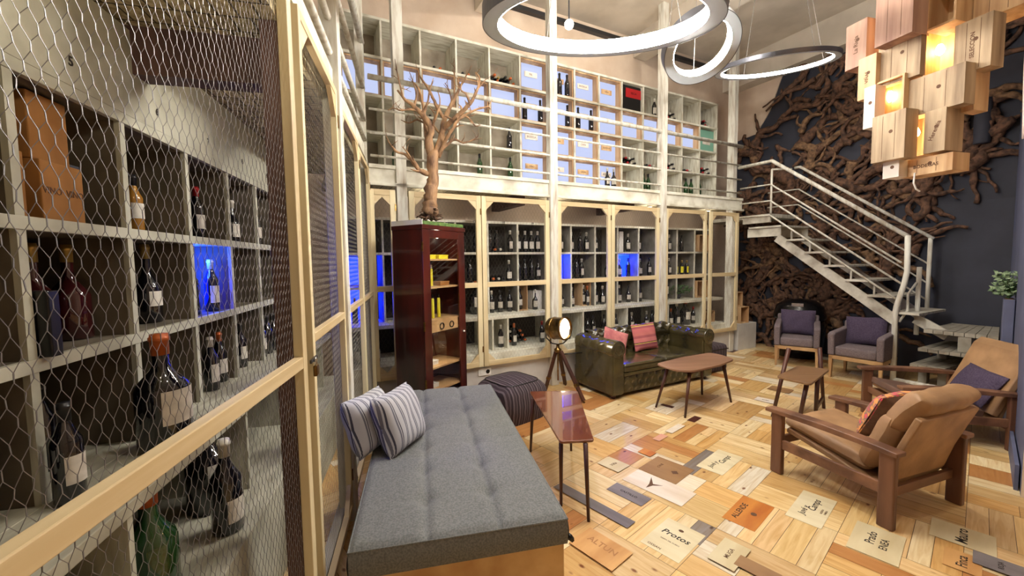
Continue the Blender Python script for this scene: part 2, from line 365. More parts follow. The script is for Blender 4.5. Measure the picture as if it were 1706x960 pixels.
def lid(c, sa, sc, mat, texts=(), marks=(), label=None):
    P = Vector(c[:2]).to_3d(); t = MB(); LZ[0] += .0004; t.box((0, 0, .0005), (sa, sc, .001))
    o = t.build('printed_board', LM[mat], floor); o.location = (P.x, P.y, LZ[0]); o.rotation_euler = (0, 0, AF)
    if label: o['label'] = label
    for body, size, da, dc, dr, ink, sh in texts:
        text_obj(body, size, M[ink], o, (da, dc, .0012), (0, 0, R_(dr)), shear=sh, bold=size * .014, depth=.0002)
    for poly in marks:
        m_ = MB(); m_.slab(poly, .001, .0014); m_.build('emblem', M['inkbrown'], o)
    return o
def blob(cx, cy, r1, r2, n=10): return [(cx + r1 * math.cos(2 * math.pi * k / n), cy + r2 * math.sin(2 * math.pi * k / n)) for k in range(n)]
lid((.93, 2.305), .33, .235, 'pale', [('Protos', .062, .03, 0, -90, 'ink', .2), ('OSSIAN', .024, -.135, .045, -90, 'inkbrown', 0), ('RIBERA DEL DUERO', .013, -.04, 0, -90, 'inkbrown', 0)], [blob(.1, 0, .012, .016)], 'pale crate lid')
lid((1.515, 2.545), .36, .19, 'orange', [('ALLENDE', .05, -.02, .045, 0, 'ink', 0)], [blob(.0, -.03, .02, .018)], 'orange crate lid')
lid((1.95, 2.58), .42, .19, 'pale', [('Juvé y', .052, -.06, .03, 0, 'ink', .2), ('Camps', .06, .05, -.005, 0, 'ink', .2), ('RESERVA', .016, .0, -.055, 0, 'inkbrown', 0), ('FAMILIA', .016, .0, -.075, 0, 'inkbrown', 0)], (), 'pale crate lid')
lid((1.67, 3.21), .42, .2, 'pale', [('Juvé y', .052, -.09, .02, 0, 'ink', .2), ('Camps', .06, .06, -.01, 0, 'ink', .2)], (), 'pale crate lid')
lid((1.19, 3.10), .30, .31, 'brown', [('CVNE', .03, .02, .06, 0, 'inkbrown', 0)], [blob(0, -.07, .03, .03, 4)], 'brown crate lid')
lid((1.04, 2.86), .22, .46, 'white', (), [[(-.08, .05), (-.02, .06), (.08, .1), (0, .04), (.03, -.02), (-.02, .03)]], 'white crate lid')
lid((.80, 2.77), .13, .28, 'grey', [('CASTILLO', .03, 0, 0, -90, 'ink', 0)], (), 'grey crate lid')
lid((2.08, 2.25), .34, .22, 'cream', [('Prado', .06, .03, .025, 0, 'ink', 0), ('ENEA', .05, .0, -.035, 0, 'ink', 0)], (), 'cream crate lid')
lid((2.62, 2.29), .24, .26, 'cream', [('Mauro', .07, 0, 0, 0, 'ink', .1)], (), 'cream crate lid')
lid((2.40, 2.09), .2, .14, 'wood', [('Finca', .06, 0, 0, 0, 'ink', 0)])
p = pixz(1157, 699, 0); lid(p, .17, .075, 'dark')
p = pixz(1112, 677, 0); lid(p, .06, .14, 'dark')
p = pixz(1100, 730, 0); lid(p, .16, .07, 'pink')
p = pixz(1125, 715, 0); lid(p, .26, .07, 'white')
p = pixz(1078, 755, 0); lid(p, .10, .12, 'orange')
p = pixz(985, 840, 0); lid(p, .09, .62, 'grey')
p = pixz(1022, 775, 0); lid(p, .16, .2, 'cream', [('Viña', .04, 0, 0, 0, 'inkbrown', .2)])
p = pixz(1275, 668, 0); lid(p, .14, .2, 'white', [('ALBA', .03, 0, 0, -90, 'ink', 0)])
p = pixz(1300, 650, 0); lid(p, .2, .24, 'brown')
p = pixz(1000, 915, 0); lid(p, .2, .3, 'wood', [('ALTUN', .06, .02, 0, -90, 'faint', 0)])
p = pixz(1215, 925, 0); lid(p, .24, .14, 'cream', [('MUGA', .034, 0, 0, 0, 'inkbrown', 0)])
p = pixz(1262, 952, 0); lid(p, .1, .2, 'brown')
p = pixz(1668, 946, 0); lid(p, .14, .2, 'grey', [('RIOJA', .03, 0, 0, 0, 'ink', 0)])

# ---- walls, ceiling
def wallseg(name, p0, p1, th, z0, z1, mat):
    """vertical slab; p0->p1 inner face line, thickness th to the outer (y>0) side"""
    d = (p1 - p0).normalized(); n = Vector((-d.y, d.x, 0)) * th
    m_ = MB(); m_.slab([(p0.x, p0.y), (p1.x, p1.y), (p1.x + n.x, p1.y + n.y), (p0.x + n.x, p0.y + n.y)], z0, z1)
    return struct(m_, name, mat)
wallseg('wall_left', Lp(-2.8, 1.52), Lp(5.2, 1.52), .12, 0, CEIL, M['plaster'])
wallseg('wall_back', Bp(-.6, 5.38), Bp(8.2, 5.38), .12, 0, CEIL, M['cream'])
WR = 1.08
wallseg('wall_right', Sp(-.95, WR), Sp(3.0, WR), .12, 0, CEIL, M['slate'])
E0 = Vector((4.27, 3.395, 0)); ED = Vector((.755, .656, 0)).normalized()
wallseg('wall_end', E0 + ED * 2.52, E0 - ED * 1.1, .1, 0, CEIL, M['slatelight'])
Pc = E0 - ED * 1.1
wallseg('wall_side', Pc, Vector((4.6, -2.6, 0)), .1, 0, CEIL, M['cream'])
wallseg('wall_front', Vector((4.6, -2.6, 0)), Lp(-2.8, 1.5), .1, 0, CEIL, M['cream'])
mb = MB(); mb.bb(-3.2, 8, -3, 9.8, CEIL, CEIL + .1); struct(mb, 'ceiling', M['ceiling'])
# baseboard of the end wall, cream plaster patch above the roots
mb = MB(); mb.beam(E0 + ED * 2.4 - ED.orthogonal() * 0 + Vector((-.012, .014, .09)), E0 - ED * 1.0 + Vector((-.012, .014, .09)), .02, .18); struct(mb, 'baseboard_end', M['slatelight'])
mb = MB(); mb.slab([(-.83, 3.95), (-.35, 4.0), (-.1, 4.35), (.1, 4.9), (.1, 5.4), (-.83, 5.4)], 0, .02)
o = struct(mb, 'trim_1', M['cream']); o.matrix_world = Matrix.Translation(Sp(0, WR - .001)) @ Matrix.Rotation(AS, 4, 'Z') @ Matrix.Rotation(R_(90), 4, 'X')
# ceiling beams running off the long wall
for k, t in enumerate((2.3, 5.2, 7.6)):
    mb = MB(); mb.bb(t, t + .28, -1.5 if k < 2 else 1.5, 5.36, CEIL - .34, CEIL); struct(mb, 'trim_%d' % (k + 2), M['ceiling'], rz=AB)
mb = MB(); mb.bb(-.9, 3.3, WR - .3, WR, CEIL - .5, CEIL); o = struct(mb, 'trim_5', M['ceiling'], rz=AS); o.location = OS
mb = MB(); mb.bb(.7, 7.8, 5.30, 5.38, CEIL - .16, CEIL - .1); struct(mb, 'trim_6', M['darksteel'], rz=AB)
# dark flush door in the wall past the stair
mb = MB(); mb.bb(2.13, 2.96, WR - .012, WR, .0, 2.35); o = struct(mb, 'door_1', M['slate'], rz=AS); o.location = OS
# white plinth wall under the long cage and under the near cage
mb = MB(); mb.bb(.72, 6.82, 4.53, 4.63, 0, .38); struct(mb, 'wall_plinth', M['plaster'], rz=AB)
mb = MB(); mb.bb(-1.2, 4.5, .47, .52, 0, .10); struct(mb, 'wall_sill', M['plaster'], rz=AL)
# corner partition end
# balcony deck with fascia boards (L shaped)
brk, nt, b = newmat('cage_ceiling_brick'); b.inputs['Roughness'].default_value = .9
tc = nt.nodes.new('ShaderNodeTexCoord'); br = nt.nodes.new('ShaderNodeTexBrick'); nt.links.new(tc.outputs['Object'], br.inputs[0])
br.inputs['Scale'].default_value = 1; br.inputs['Brick Width'].default_value = .075; br.inputs['Row Height'].default_value = .11; br.inputs['Mortar Size'].default_value = .004
br.inputs['Color1'].default_value = srgb((206, 194, 158)); br.inputs['Color2'].default_value = srgb((170, 158, 126)); br.inputs['Mortar'].default_value = srgb((70, 62, 48))
mpp = nt.nodes.new('ShaderNodeMapping'); mpp.inputs['Rotation'].default_value = (0, 0, R_(90)); nt.links.new(tc.outputs['Object'], mpp.inputs[0]); nt.links.new(mpp.outputs[0], br.inputs[0])
nzz = nt.nodes.new('ShaderNodeTexNoise'); nzz.inputs['Scale'].default_value = 34; nzz.inputs['Detail'].default_value = 6; nt.links.new(tc.outputs['Object'], nzz.inputs[0])
rr = nt.nodes.new('ShaderNodeValToRGB'); rr.color_ramp.elements[0].position = .4; rr.color_ramp.elements[0].color = (.45, .4, .32, 1); rr.color_ramp.elements[1].position = .6; nt.links.new(nzz.outputs[0], rr.inputs[0])
xx = nt.nodes.new('ShaderNodeMix'); xx.data_type = 'RGBA'; xx.blend_type = 'MULTIPLY'; xx.inputs[0].default_value = .8
nt.links.new(br.outputs[0], xx.inputs[6]); nt.links.new(rr.outputs[0], xx.inputs[7]); nt.links.new(xx.outputs[2], b.inputs['Base Color'])
mb = MB(); mb.bb(-1.5, 4.85, .50, 1.5, 2.62, 2.69); struct(mb, 'ceiling_cage', brk, rz=AL)
mb = MB(); mb.bb(.30, 6.9, 4.60, 5.36, 2.50, 2.58); struct(mb, 'ceiling_cage_back', brk, rz=AB)
mb = MB(); mb.bb(.70, 6.92, 4.5, 4.56, 2.49, 2.67).bb(.70, 6.92, 4.48, 4.5, 2.64, 2.68).bb(.70, 6.92, 4.46, 4.5, 2.46, 2.49).bb(.7, 6.9, 4.56, 5.36, 2.60, 2.66)
struct(mb, 'trim_7', M['whitewood'], rz=AB)
mb = MB(); mb.bb(1.8, 4.53, .44, .5, 2.69, 2.80).bb(-1, 4.8, .5, 1.5, 2.70, 2.74); struct(mb, 'trim_8', M['whitewood'], rz=AL)
mb = MB(); mb.bb(2.02, 2.12, .5, 1.5, 2.43, 2.62); struct(mb, 'trim_9', M['darkpost'], rz=AL)
mb = MB(); mb.bb(2.5, 2.62, 4.6, 5.36, 2.36, 2.5).bb(4.4, 4.5, 4.6, 5.36, 2.38, 2.5); struct(mb, 'trim_10', M['darkpost'], rz=AB)
# posts
def post(label, P, rz, wd=.11, dp=.10, z1=CEIL, mat='whitepost', z0=0):
    mb = MB(); mb.bb(-wd / 2, wd / 2, 0, dp, z0, z1)
    o = mb.build('support_post', M[mat], bevel=.004); o.location = P; o.rotation_euler = (0, 0, rz); tag(o, label, 'post', 'white posts of the two wire cages'); return o
post('whitewashed post of the long cage behind the mahogany cabinet and the bare tree', Bp(1.03, 4.46), AB, z0=0)
post('whitewashed post of the long cage beside the brass tripod lamp', Bp(2.965, 4.44), AB, z0=0)
post('whitewashed post of the long cage rising behind the green leather sofa', Bp(4.95, 4.44), AB)
post('whitewashed post at the end of the long cage where the stair rail starts', Sp(0, -.06), AB, .10, .12)
post('whitewashed post standing between the near cage doors by the striped cushions', Lp(2.733, .405), AL, .105, .10)
post('whitewashed corner post where the two wire cages meet', Lp(4.50, .44), AL, .08, .08)
o = post('dark brown post inside the near cage behind the padlocked door edge', Lp(1.92, .50), AL, .12, .07, 2.62, 'darkpost'); o['category'] = 'post'; del o['group']
# white plank wall strip up on the near balcony
mb = MB(); mb.bb(3.15, 3.32, .50, .53, 2.70, 5.3); mb.build('wall_plank', M['whitewood'], rz=AL)['kind'] = 'structure'
# ================================================================== RAILS, DOORS, RACKS, BOTTLES
# ---- balcony railings: four pipes per bay
def railing(label, A, a, segs, zs, rs, Dv, n=8):
    r = thing('balcony_railing', label, 'railing', fr(a, segs[0][0], Dv, 2.67), a)
    for z, rad in zip(zs, rs):
        mb = MB()
        for s0, s1 in segs: mb.tube([(s0 - segs[0][0], 0, z - 2.67), (s1 - segs[0][0], 0, z - 2.67)], rad, 8)
        mb.build('handrail' if rad > .02 else 'guard_bar', M['whitepost'], r, smooth=True)
    return r
railing('whitewashed pipe railing along the upper shelves of the long wall', 0, AB, [(.72, 6.84)], (3.55, 3.23, 2.99, 2.76), (.03, .014, .014, .014), 4.47)
railing('whitewashed pipe railing on the short balcony over the near cage', 0, AL, [(1.9, 4.5)], (3.87, 3.42, 3.10, 2.90), (.03, .022, .022, .022), .455)

# ---- hexagonal wire
def hexmesh(w, h, a, p, r, inside=None, jit=0, n=3, seed=1):
    rg = random.Random(seed); tw = p * .42; nodes = {}; mb = MB()
    nc, nr = int(w / a) + 2, int(h / p) + 2
    def nd(i, j, top):
        k = (i, j, top)
        if k not in nodes:
            x = i * a + (a / 2 if j % 2 else 0); z = j * p + (tw if top else 0)
            nodes[k] = (x + rg.uniform(-jit, jit), z + rg.uniform(-jit, jit))
        return nodes[k]
    def ok(q): return 0 <= q[0] <= w and 0 <= q[1] <= h and (inside is None or inside(*q))
    def edge(q0, q1, rad, nn):
        if not (ok(q0) and ok(q1)): return
        mb.tube([(q0[0], 0, q0[1]), (q1[0], 0, q1[1])], rad, nn, cap=False)
    for j in range(nr):
        for i in range(-1, nc):
            b0, t0 = nd(i, j, 0), nd(i, j, 1)
            edge(b0, t0, r * 1.7, n)
            o = 0 if j % 2 == 0 else 1
            edge(t0, nd(i - 1 + o, j + 1, 0), r, n); edge(t0, nd(i + o, j + 1, 0), r, n)
    return mb
def mesh_door(label, P, a, wd, z0, z1, zm, cell, pitch, wr, sw=.06, th=.035, cut=.11, group=None, wire='wire', hseed=1, mid_ext=0, jit=0):
    r = thing('wire_mesh_door', label, 'door', P, a, group)
    r.location.z = z0; h = z1 - z0; m_ = zm - z0
    for x in (0, wd - sw): MB().bb(x, x + sw, -th, 0, 0, h).build('stile', M['pine'], r, bevel=.003)
    for nm, z in (('bottom_rail', 0), ('middle_rail', m_ - sw / 2), ('top_rail', h - sw)):
        MB().bb(sw, wd - sw, -th, -.002, z, z + sw).build(nm, M['pineh'], r, bevel=.003)
    for sx, sz in ((0, 0), (1, 0), (0, 1), (1, 1)):
        X = sw if sx == 0 else wd - sw; Z = sw if sz == 0 else h - sw
        dx = 1 if sx == 0 else -1; dz = 1 if sz == 0 else -1
        mb = MB(); poly = [(X, Z), (X + dx * cut, Z), (X, Z + dz * cut)]
        mb.prism(poly, lambda x, z: (x, -th + .004, z), lambda x, z: (x, -.006, z)); mb.build('corner_brace', M['pineh'], r)
    x0, z0_ = sw * .4, sw * .4
    hm = hexmesh(wd - sw * .8, h - sw * .8, cell, pitch, wr, None, jit, 3, hseed)
    o = hm.build('wire_mesh', M[wire], r, recalc=False); o.location = (x0, -.0015 if False else .002, z0_)
    for z in (.18, h - .22):
        MB().bb(wd - .012, wd + .004, -th - .006, -th + .002, z, z + .07).build('hinge', M['brass'], r)
    return r
gd = 'wire mesh doors of the long cage'
BD = [(.68, .96, 'narrow wire mesh door in the corner between the two cages'),
      (1.10, 1.945, 'tall pine and wire mesh door partly hidden by the mahogany cabinet'),
      (1.955, 2.905, 'tall pine and wire mesh door above the striped pouf'),
      (3.03, 3.935, 'tall pine and wire mesh door just past the brass lamp, behind the sofa arm'),
      (3.945, 4.885, 'tall pine and wire mesh door behind the middle of the green sofa'),
      (5.01, 5.97, 'tall pine and wire mesh door behind the far end of the green sofa'),
      (6.05, 6.80, 'tall pine and wire mesh door nearest the staircase')]
for k, (x0, x1, lb) in enumerate(BD):
    mesh_door(lb, Bp(x0, 4.5), AB, x1 - x0, .38, 2.42, 1.37, .045, .038, .00055, group=gd, wire='wiredull', cut=.10, hseed=k)
gl = 'wire mesh doors of the near cage'
LD = [(1.835, 2.675, 'slim wire mesh door fastened by the padlock, next to the nearest one'),
      (2.79, 3.635, 'wire mesh door behind the striped cushions on the daybed'),
      (3.65, 4.46, 'last wire mesh door of the near cage, beside the corner')]
for k, (x0, x1, lb) in enumerate(LD):
    mesh_door(lb, Lp(x0, .455), AL, x1 - x0, .10, (2.68, 2.65, 2.62)[k], 1.335, .026, .031, .0005, sw=.04, group=gl, wire='wiredull', cut=.13, hseed=k + 20)
EP = Lp(1.735, .455); A1 = R_(99.4); W1 = 1.35
O1 = EP - Vector((math.cos(A1), math.sin(A1), 0)) * W1
mesh_door('big wire mesh door in front of the camera, standing slightly ajar', O1, A1, W1, .02, 3.05, 1.272, .0265, .031, .00062, sw=.045, group=gl, cut=.13, jit=.0012)
# padlock
pl = thing('padlock', 'small brass padlock hanging where the two near cage doors meet', 'padlock', Lp(1.80, .405, 1.235), AL)
MB().bb(-.02, .02, -.008, .008, -.045, 0).build('lock_body', M['brass'], pl, bevel=.004)
MB().tube([(-.012, 0, -.004), (-.012, 0, .02), (-.006, 0, .03), (.006, 0, .03), (.012, 0, .02), (.012, 0, -.004)], .0035, 6).build('shackle', M['steel'], pl, smooth=True)
MB().bb(-.05, .055, .004, .012, .016, .03).build('hasp', M['darksteel'], pl)

# ---- racks
def rack(label, a, t0, t1, cols, rows, D0, D1, bth, name, mat, back, tfront=.022, skip=(), numbers=None, top=None, lower=None, inner=None):
    r = thing(name, label, 'rack', fr(a, t0, D0, 0), a)
    X = lambda t: t - t0
    for z in rows:
        if inner and z > 1: MB().bb(0, t1 - t0, .022, D1 - D0, z - bth, z).build('shelf_board', M[inner], r); MB().bb(0, t1 - t0, 0, .0215, z - bth, z).build('edge_strip', M[mat], r, bevel=.002)  # front edge keeps the rack colour, boards behind it carry painted shade
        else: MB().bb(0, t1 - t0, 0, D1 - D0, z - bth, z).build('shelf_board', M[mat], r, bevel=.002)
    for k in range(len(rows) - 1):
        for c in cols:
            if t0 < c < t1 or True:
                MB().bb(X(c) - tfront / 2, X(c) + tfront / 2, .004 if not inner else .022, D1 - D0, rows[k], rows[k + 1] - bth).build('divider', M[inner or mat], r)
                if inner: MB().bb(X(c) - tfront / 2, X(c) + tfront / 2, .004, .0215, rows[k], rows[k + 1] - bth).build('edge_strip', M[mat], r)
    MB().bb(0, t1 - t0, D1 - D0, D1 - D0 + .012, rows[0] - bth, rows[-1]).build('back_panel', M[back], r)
    if lower:
        z0, z1, dp, lc = lower     # bottom shelf height, ledge height, protrusion, divider positions
        MB().bb(0, t1 - t0, -dp, .02, z1 - .045, z1 - .001).build('ledge', M[mat], r, bevel=.003)
        for c in lc: MB().bb(X(c) - .012, X(c) + .012, -dp + .006, D1 - D0, z0, z1 - .045).build('divider', M[mat], r)
        MB().bb(0, t1 - t0, -dp - .13, D1 - D0, .0, z0).build('plinth', M[mat], r, bevel=.003)
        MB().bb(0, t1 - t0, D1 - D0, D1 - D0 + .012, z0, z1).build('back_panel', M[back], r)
    if top:
        MB().bb(0, t1 - t0, .0, .03, rows[-1] + .001, top).build('number_board', M[mat], r)
    if numbers:
        for n_, t, z in numbers: text_obj(n_, .045, M['ink'], r, (X(t), -.002, z), (R_(90), 0, 0), name='number', bold=.001)
    return r
LR = [1.38, 1.80, 2.25]
lc = [.55 + .4625 * k for k in range(0, 10)]   # .55 1.01 1.475 1.94 2.40 2.86 3.325 3.79 4.25 4.71
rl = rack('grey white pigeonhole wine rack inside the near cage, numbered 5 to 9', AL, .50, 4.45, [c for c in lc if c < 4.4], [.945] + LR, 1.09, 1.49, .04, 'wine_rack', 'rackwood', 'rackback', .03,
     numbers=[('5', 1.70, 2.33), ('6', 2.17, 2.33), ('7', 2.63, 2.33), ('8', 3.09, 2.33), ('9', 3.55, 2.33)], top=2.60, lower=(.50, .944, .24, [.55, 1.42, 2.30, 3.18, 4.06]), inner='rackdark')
bc = [.45 + .45 * k for k in range(0, 15)]      # .45 .. 6.75
BR = [1.37, 1.77, 2.18]
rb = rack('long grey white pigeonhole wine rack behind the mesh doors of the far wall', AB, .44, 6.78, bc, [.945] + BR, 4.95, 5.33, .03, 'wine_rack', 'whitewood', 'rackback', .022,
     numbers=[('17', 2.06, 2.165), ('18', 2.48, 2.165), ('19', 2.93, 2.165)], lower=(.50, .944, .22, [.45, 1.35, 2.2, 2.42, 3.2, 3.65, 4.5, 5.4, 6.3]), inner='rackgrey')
UC = [.505 + .4525 * k for k in range(0, 15)]
UR = [2.76, 3.16, 3.57, 4.0, 4.43]
ru = rack('white painted pigeonhole shelves on the balcony of the long wall', AB, .48, 6.86, UC[:15], UR, 4.95, 5.33, .03, 'open_shelving', 'whitewood', 'upback', .022)

# ---- bottles
def bottle_proto(name, H, R, neckr, sh, glass, foil, label, lz, lh, dim=None, n=16, foil_h=.18):
    o = thing('wine_bottle', 'x', 'bottle', (0, 0, -50))
    zs = H * sh
    prof = [(R * .9, 0), (R, .006), (R, zs), (R * .93, zs + H * .04), (R * .68, zs + H * .10), (neckr * 1.35, zs + H * .17), (neckr, zs + H * .22), (neckr, H * .985), (neckr * .9, H)]
    MB().lathe(prof, n).build('glass_body', M[glass], o, smooth=True)
    ft = H * (1 - foil_h)
    MB().lathe([(neckr * 1.12, ft), (neckr * 1.14, H * .94), (neckr * 1.3, H * .945), (neckr * 1.3, H * .975), (neckr * 1.14, H * .98), (neckr * 1.1, H + .002)], n).build('capsule', M[foil], o, smooth=True)
    if label:
        mb = MB()
        mb.grid(lambda u, v: ((R + .001) * math.cos(-math.pi / 2 + (u - .5) * 2.3), (R + .001) * math.sin(-math.pi / 2 + (u - .5) * 2.3), lz + v * lh), 10, 1)
        mb.build('paper_label', M[label], o, smooth=True, recalc=False)
    KIDS[o.name] = list(o.children)
    return o
P_ = {}
for key, args in {
    'bord': (.30, .037, .014, .60, 'gdark', 'blackfoil', 'paper', .06, .085),
    'bordw': (.30, .037, .014, .60, 'gdark', 'whitefoil', 'paper', .05, .10),
    'bordr': (.30, .037, .014, .60, 'gdark', 'red', 'paper', .06, .08),
    'bordo': (.30, .037, .014, .60, 'gdark', 'orangefoil', 'paper', .055, .085),
    'burg': (.29, .041, .014, .46, 'gdark', 'blackfoil', 'paper', .05, .075),
    'burgw': (.29, .041, .014, .46, 'gdark', 'whitefoil', 'paper', .04, .09),
    'plain': (.30, .037, .014, .60, 'gdark', 'blackfoil', None, 0, 0),
    'champ': (.37, .052, .016, .44, 'gdark', 'goldfoil', 'paper', .08, .07),
    'green': (.30, .037, .014, .60, 'ggreen', 'blackfoil', None, 0, 0),
    'magnum': (.44, .088, .026, .52, 'gdark', 'orangefoil', 'paper', .10, .13),
    'magnumg': (.42, .075, .025, .52, 'ggreen', 'orangefoil', None, 0, 0),
    'rose': (.35, .058, .016, .46, 'grose', 'goldfoil', None, 0, 0),
    'amber': (.27, .034, .013, .6, 'gamber', 'blackfoil', 'paper', .07, .07),
    'double': (.40, .06, .02, .56, 'gdark', 'whitefoil', 'paper', .05, .10),
    'yellow': (.25, .034, .013, .6, 'gdark', 'goldfoil', 'yellow', .03, .11)}.items():
    P_[key] = bottle_proto(key, *args)
NAMEOF = {'bord': 'dark cream-labelled bottle', 'bordw': 'dark white-capped bottle', 'bordr': 'dark red-capped bottle', 'bordo': 'dark orange-capped bottle',
          'burg': 'round-shouldered dark bottle', 'burgw': 'round-shouldered white-capped bottle', 'plain': 'unlabelled dark bottle', 'champ': 'gold-necked champagne bottle',
          'green': 'empty green bottle', 'magnum': 'huge copper-capped bottle', 'magnumg': 'large green orange-capped bottle', 'rose': 'dark rosé bottle',
          'amber': 'amber bottle', 'double': 'dark white-capped magnum', 'yellow': 'yellow-labelled bottle'}
used = set()
def put(kind, P, a, label, group, lying=0, tw=0):
    pr = P_[kind]
    if kind in used: o = copy_tree(pr)
    else: o = pr; used.add(kind)
    o.location = P; o['label'] = label; o['group'] = group
    if lying: o.rotation_euler = Matrix((( math.cos(a), 0, 0), (0, 1, 0), (0, 0, 1))).to_euler(); o.rotation_euler = (R_(90), 0, a + tw)
    else: o.rotation_euler = (0, 0, a + tw)
    return o
ORD = ['first', 'second', 'third', 'fourth', 'fifth', 'sixth', 'seventh']
def fill(a, c0, c1, z, D, items, where, group, spread=None, depth=.0):
    """items = list of kinds standing in a row in the compartment between c0 and c1"""
    n = len(items); w_ = (c1 - c0)
    for k, kd in enumerate(items):
        if kd is None: continue
        t = c0 + w_ * (k + .5) / n + rnd.uniform(-.01, .01); d = D + rnd.uniform(-.015, .015)
        same = sum(1 for q in items if q)
        lb = NAMEOF[kd] + ' ' + where + ('' if same == 1 else ', %s from left' % ORD[k])
        put(kd, fr(a, t, d, z + .001), a, lb, group, tw=rnd.uniform(-.5, .5))
def lay(a, c0, c1, z, D, n, where, group, kinds=('plain', 'bordo', 'bordw'), rowsn=1):
    R2 = .039; k_ = 0
    for rr in range(rowsn):
        m_ = n - rr
        for k in range(m_):
            t = (c0 + c1) / 2 + (k - (m_ - 1) / 2) * R2 * 2.02
            kd = kinds[(k + rr) % len(kinds)]
            put(kd, fr(a, t, D + .31 + .005 * (k % 2), z + R2 + .001 + rr * R2 * 1.75), a, 'bottle lying neck outwards ' + where, group, lying=1); k_ += 1
# near cage
G = 'bottles in the near cage'
wh = lambda s: s
fill(AL, 1.96, 2.38, 1.80, 1.25, ['plain', 'amber'], 'in the box numbered 6', G)
fill(AL, 2.42, 2.84, 1.80, 1.22, ['plain', 'bordr'], 'in the box numbered 7', G)
fill(AL, 2.88, 3.31, 1.80, 1.22, ['plain', 'burgw'], 'in the box numbered 8', G)
fill(AL, 3.34, 3.77, 1.80, 1.22, ['bord', 'bord'], 'in the box numbered 9', G)
fill(AL, 1.50, 1.93, 1.38, 1.26, ['rose', 'rose', 'rose'], 'below the cardboard cartons', G)
fill(AL, 1.98, 2.38, 1.38, 1.24, ['champ', 'champ'], 'beside the blue-lit box of the near cage', G)
fill(AL, 2.44, 2.84, 1.38, 1.17, ['plain', 'bordw'], 'against the blue light of the near cage', G)
fill(AL, 2.88, 3.31, 1.38, 1.3, [None, 'burg'], 'in the box past the blue light', G)
fill(AL, 3.36, 3.75, 1.38, 1.2, [None, 'amber', None], 'in the second row near the dark post', G)
fill(AL, 1.03, 1.46, .945, 1.2, ['double', 'double'], 'low at the open end of the near cage', G)
put('bord', Lp(1.47, 1.03, .946), AL, 'dark bottle with small cream label on the ledge before the huge bottle', G)
put('plain', Lp(1.72, 1.27, .946), AL, 'unlabelled dark bottle in the shade behind the huge bottle', G)
put('magnum', Lp(1.84, .97, .946), AL, 'huge dark bottle with cream label and copper cap on the near ledge', G)
put('bordw', Lp(2.60, 1.13, .946), AL, 'white-capped bottle below the blue-lit box of the near cage', G)
put('bordo', Lp(2.78, 1.16, .946), AL, 'orange-capped bottle below the blue-lit box of the near cage', G)
put('bord', Lp(3.14, 1.18, .946), AL, 'dark bottle with orange printed label on the ledge of the near cage', G)
fill(AL, 3.36, 3.77, .945, 1.15, ['bord', 'plain', 'plain'], 'on the ledge by the dark post', G)
put('magnumg', Lp(1.58, .90, .501), AL, 'large green bottle with orange cap standing under the wooden door rail', G)
put('magnumg', Lp(1.28, .96, .501), AL, 'large green bottle with orange cap at the lower corner of the view', G)
put('double', Lp(1.95, .82, .501), AL, 'tall dark magnum with white cap on the bottom step of the near cage', G)
put('magnum', Lp(2.16, .98, .501), AL, 'huge dark bottle with side label on the bottom shelf of the near cage', G)
put('plain', Lp(3.35, 1.05, .501), AL, 'dark bottle far along the bottom shelf of the near cage', G)
put('burg', Lp(3.55, 1.0, .501), AL, 'round dark bottle far along the bottom shelf of the near cage', G)
# cartons
def carton(P, a, dx, dy, dz, label, tp=True, mat='card', group='cartons in the near cage', txt=None):
    r = thing('carton', label, 'carton', P, a, group)
    MB().bb(-dx / 2, dx / 2, -dy / 2, dy / 2, 0, dz).build('box_body', M[mat], r, bevel=.004)
    if tp: MB().bb(-dx / 2 - .001, dx / 2 + .001, -.025, .025, dz, dz + .001).build('tape', M['cardtape'], r)
    if txt: text_obj(txt, .03, M['inkbrown'], r, (0, -dy / 2 - .001, dz * .5), (R_(90), 0, 0))
    return r
carton(Lp(1.53, 1.27, 1.801), AL, .07, .26, .20, 'small brown carton at the front of the box numbered 5, nearer the frame edge')
carton(Lp(1.69, 1.27, 1.801), AL, .17, .28, .19, 'brown printed carton at the bottom of the box numbered 5', txt='VINO  VINO')
carton(Lp(1.68, 1.28, 1.992), AL, .15, .26, .21, 'upright brown carton standing on the printed one')
carton(Lp(1.535, 1.28, 2.003), AL, .06, .24, .11, 'little brown carton on top of the small one')
carton(Lp(1.85, 1.30, 1.801), AL, .07, .2, .22, 'dark grey case squeezed beside the cardboard cartons', tp=False, mat='slate')
carton(Lp(1.515, 1.12, 1.381), AL, .04, .12, .2, 'dark bottle case with a cream square label', tp=False, mat='black')
# blue lit boxes: a glowing back panel
def glow(a, t0, t1, z0, z1, D, label, power=6):
    r = thing('light_panel', label, 'light panel', fr(a, (t0 + t1) / 2, D, z0), a, 'blue light panels in the racks')
    MB().bb(-(t1 - t0) / 2 + .02, (t1 - t0) / 2 - .02, -.008, 0, .01, z1 - z0 - .05).build('lit_face', M['bluelit'], r)
    MB().bb(-(t1 - t0) / 2 + .015, (t1 - t0) / 2 - .015, 0, .006, .0, z1 - z0 - .04).build('casing', M['whiteplastic'], r)
    lamp('blue_light', 'POINT', (0, -.10, .30), power, (.03, .13, 1), .05, parent=r)
glow(AL, 2.41, 2.85, 1.38, 1.80, 1.30, 'glowing blue panel behind two bottles in the near cage', 9)
glow(AB, 3.16, 3.59, 1.37, 1.77, 5.15, 'glowing blue panel above the lamp side of the sofa', 5)
glow(AB, 4.51, 4.94, 1.37, 1.77, 5.15, 'glowing blue panel above the far half of the sofa', 5)
glow(AB, .46, .89, .95, 1.37, 5.32, 'dim blue panel low in the cage corner', 1.5)
glow(AB, .46, .89, 1.38, 1.77, 5.32, 'blue panel in the middle of the cage corner', 1.5)
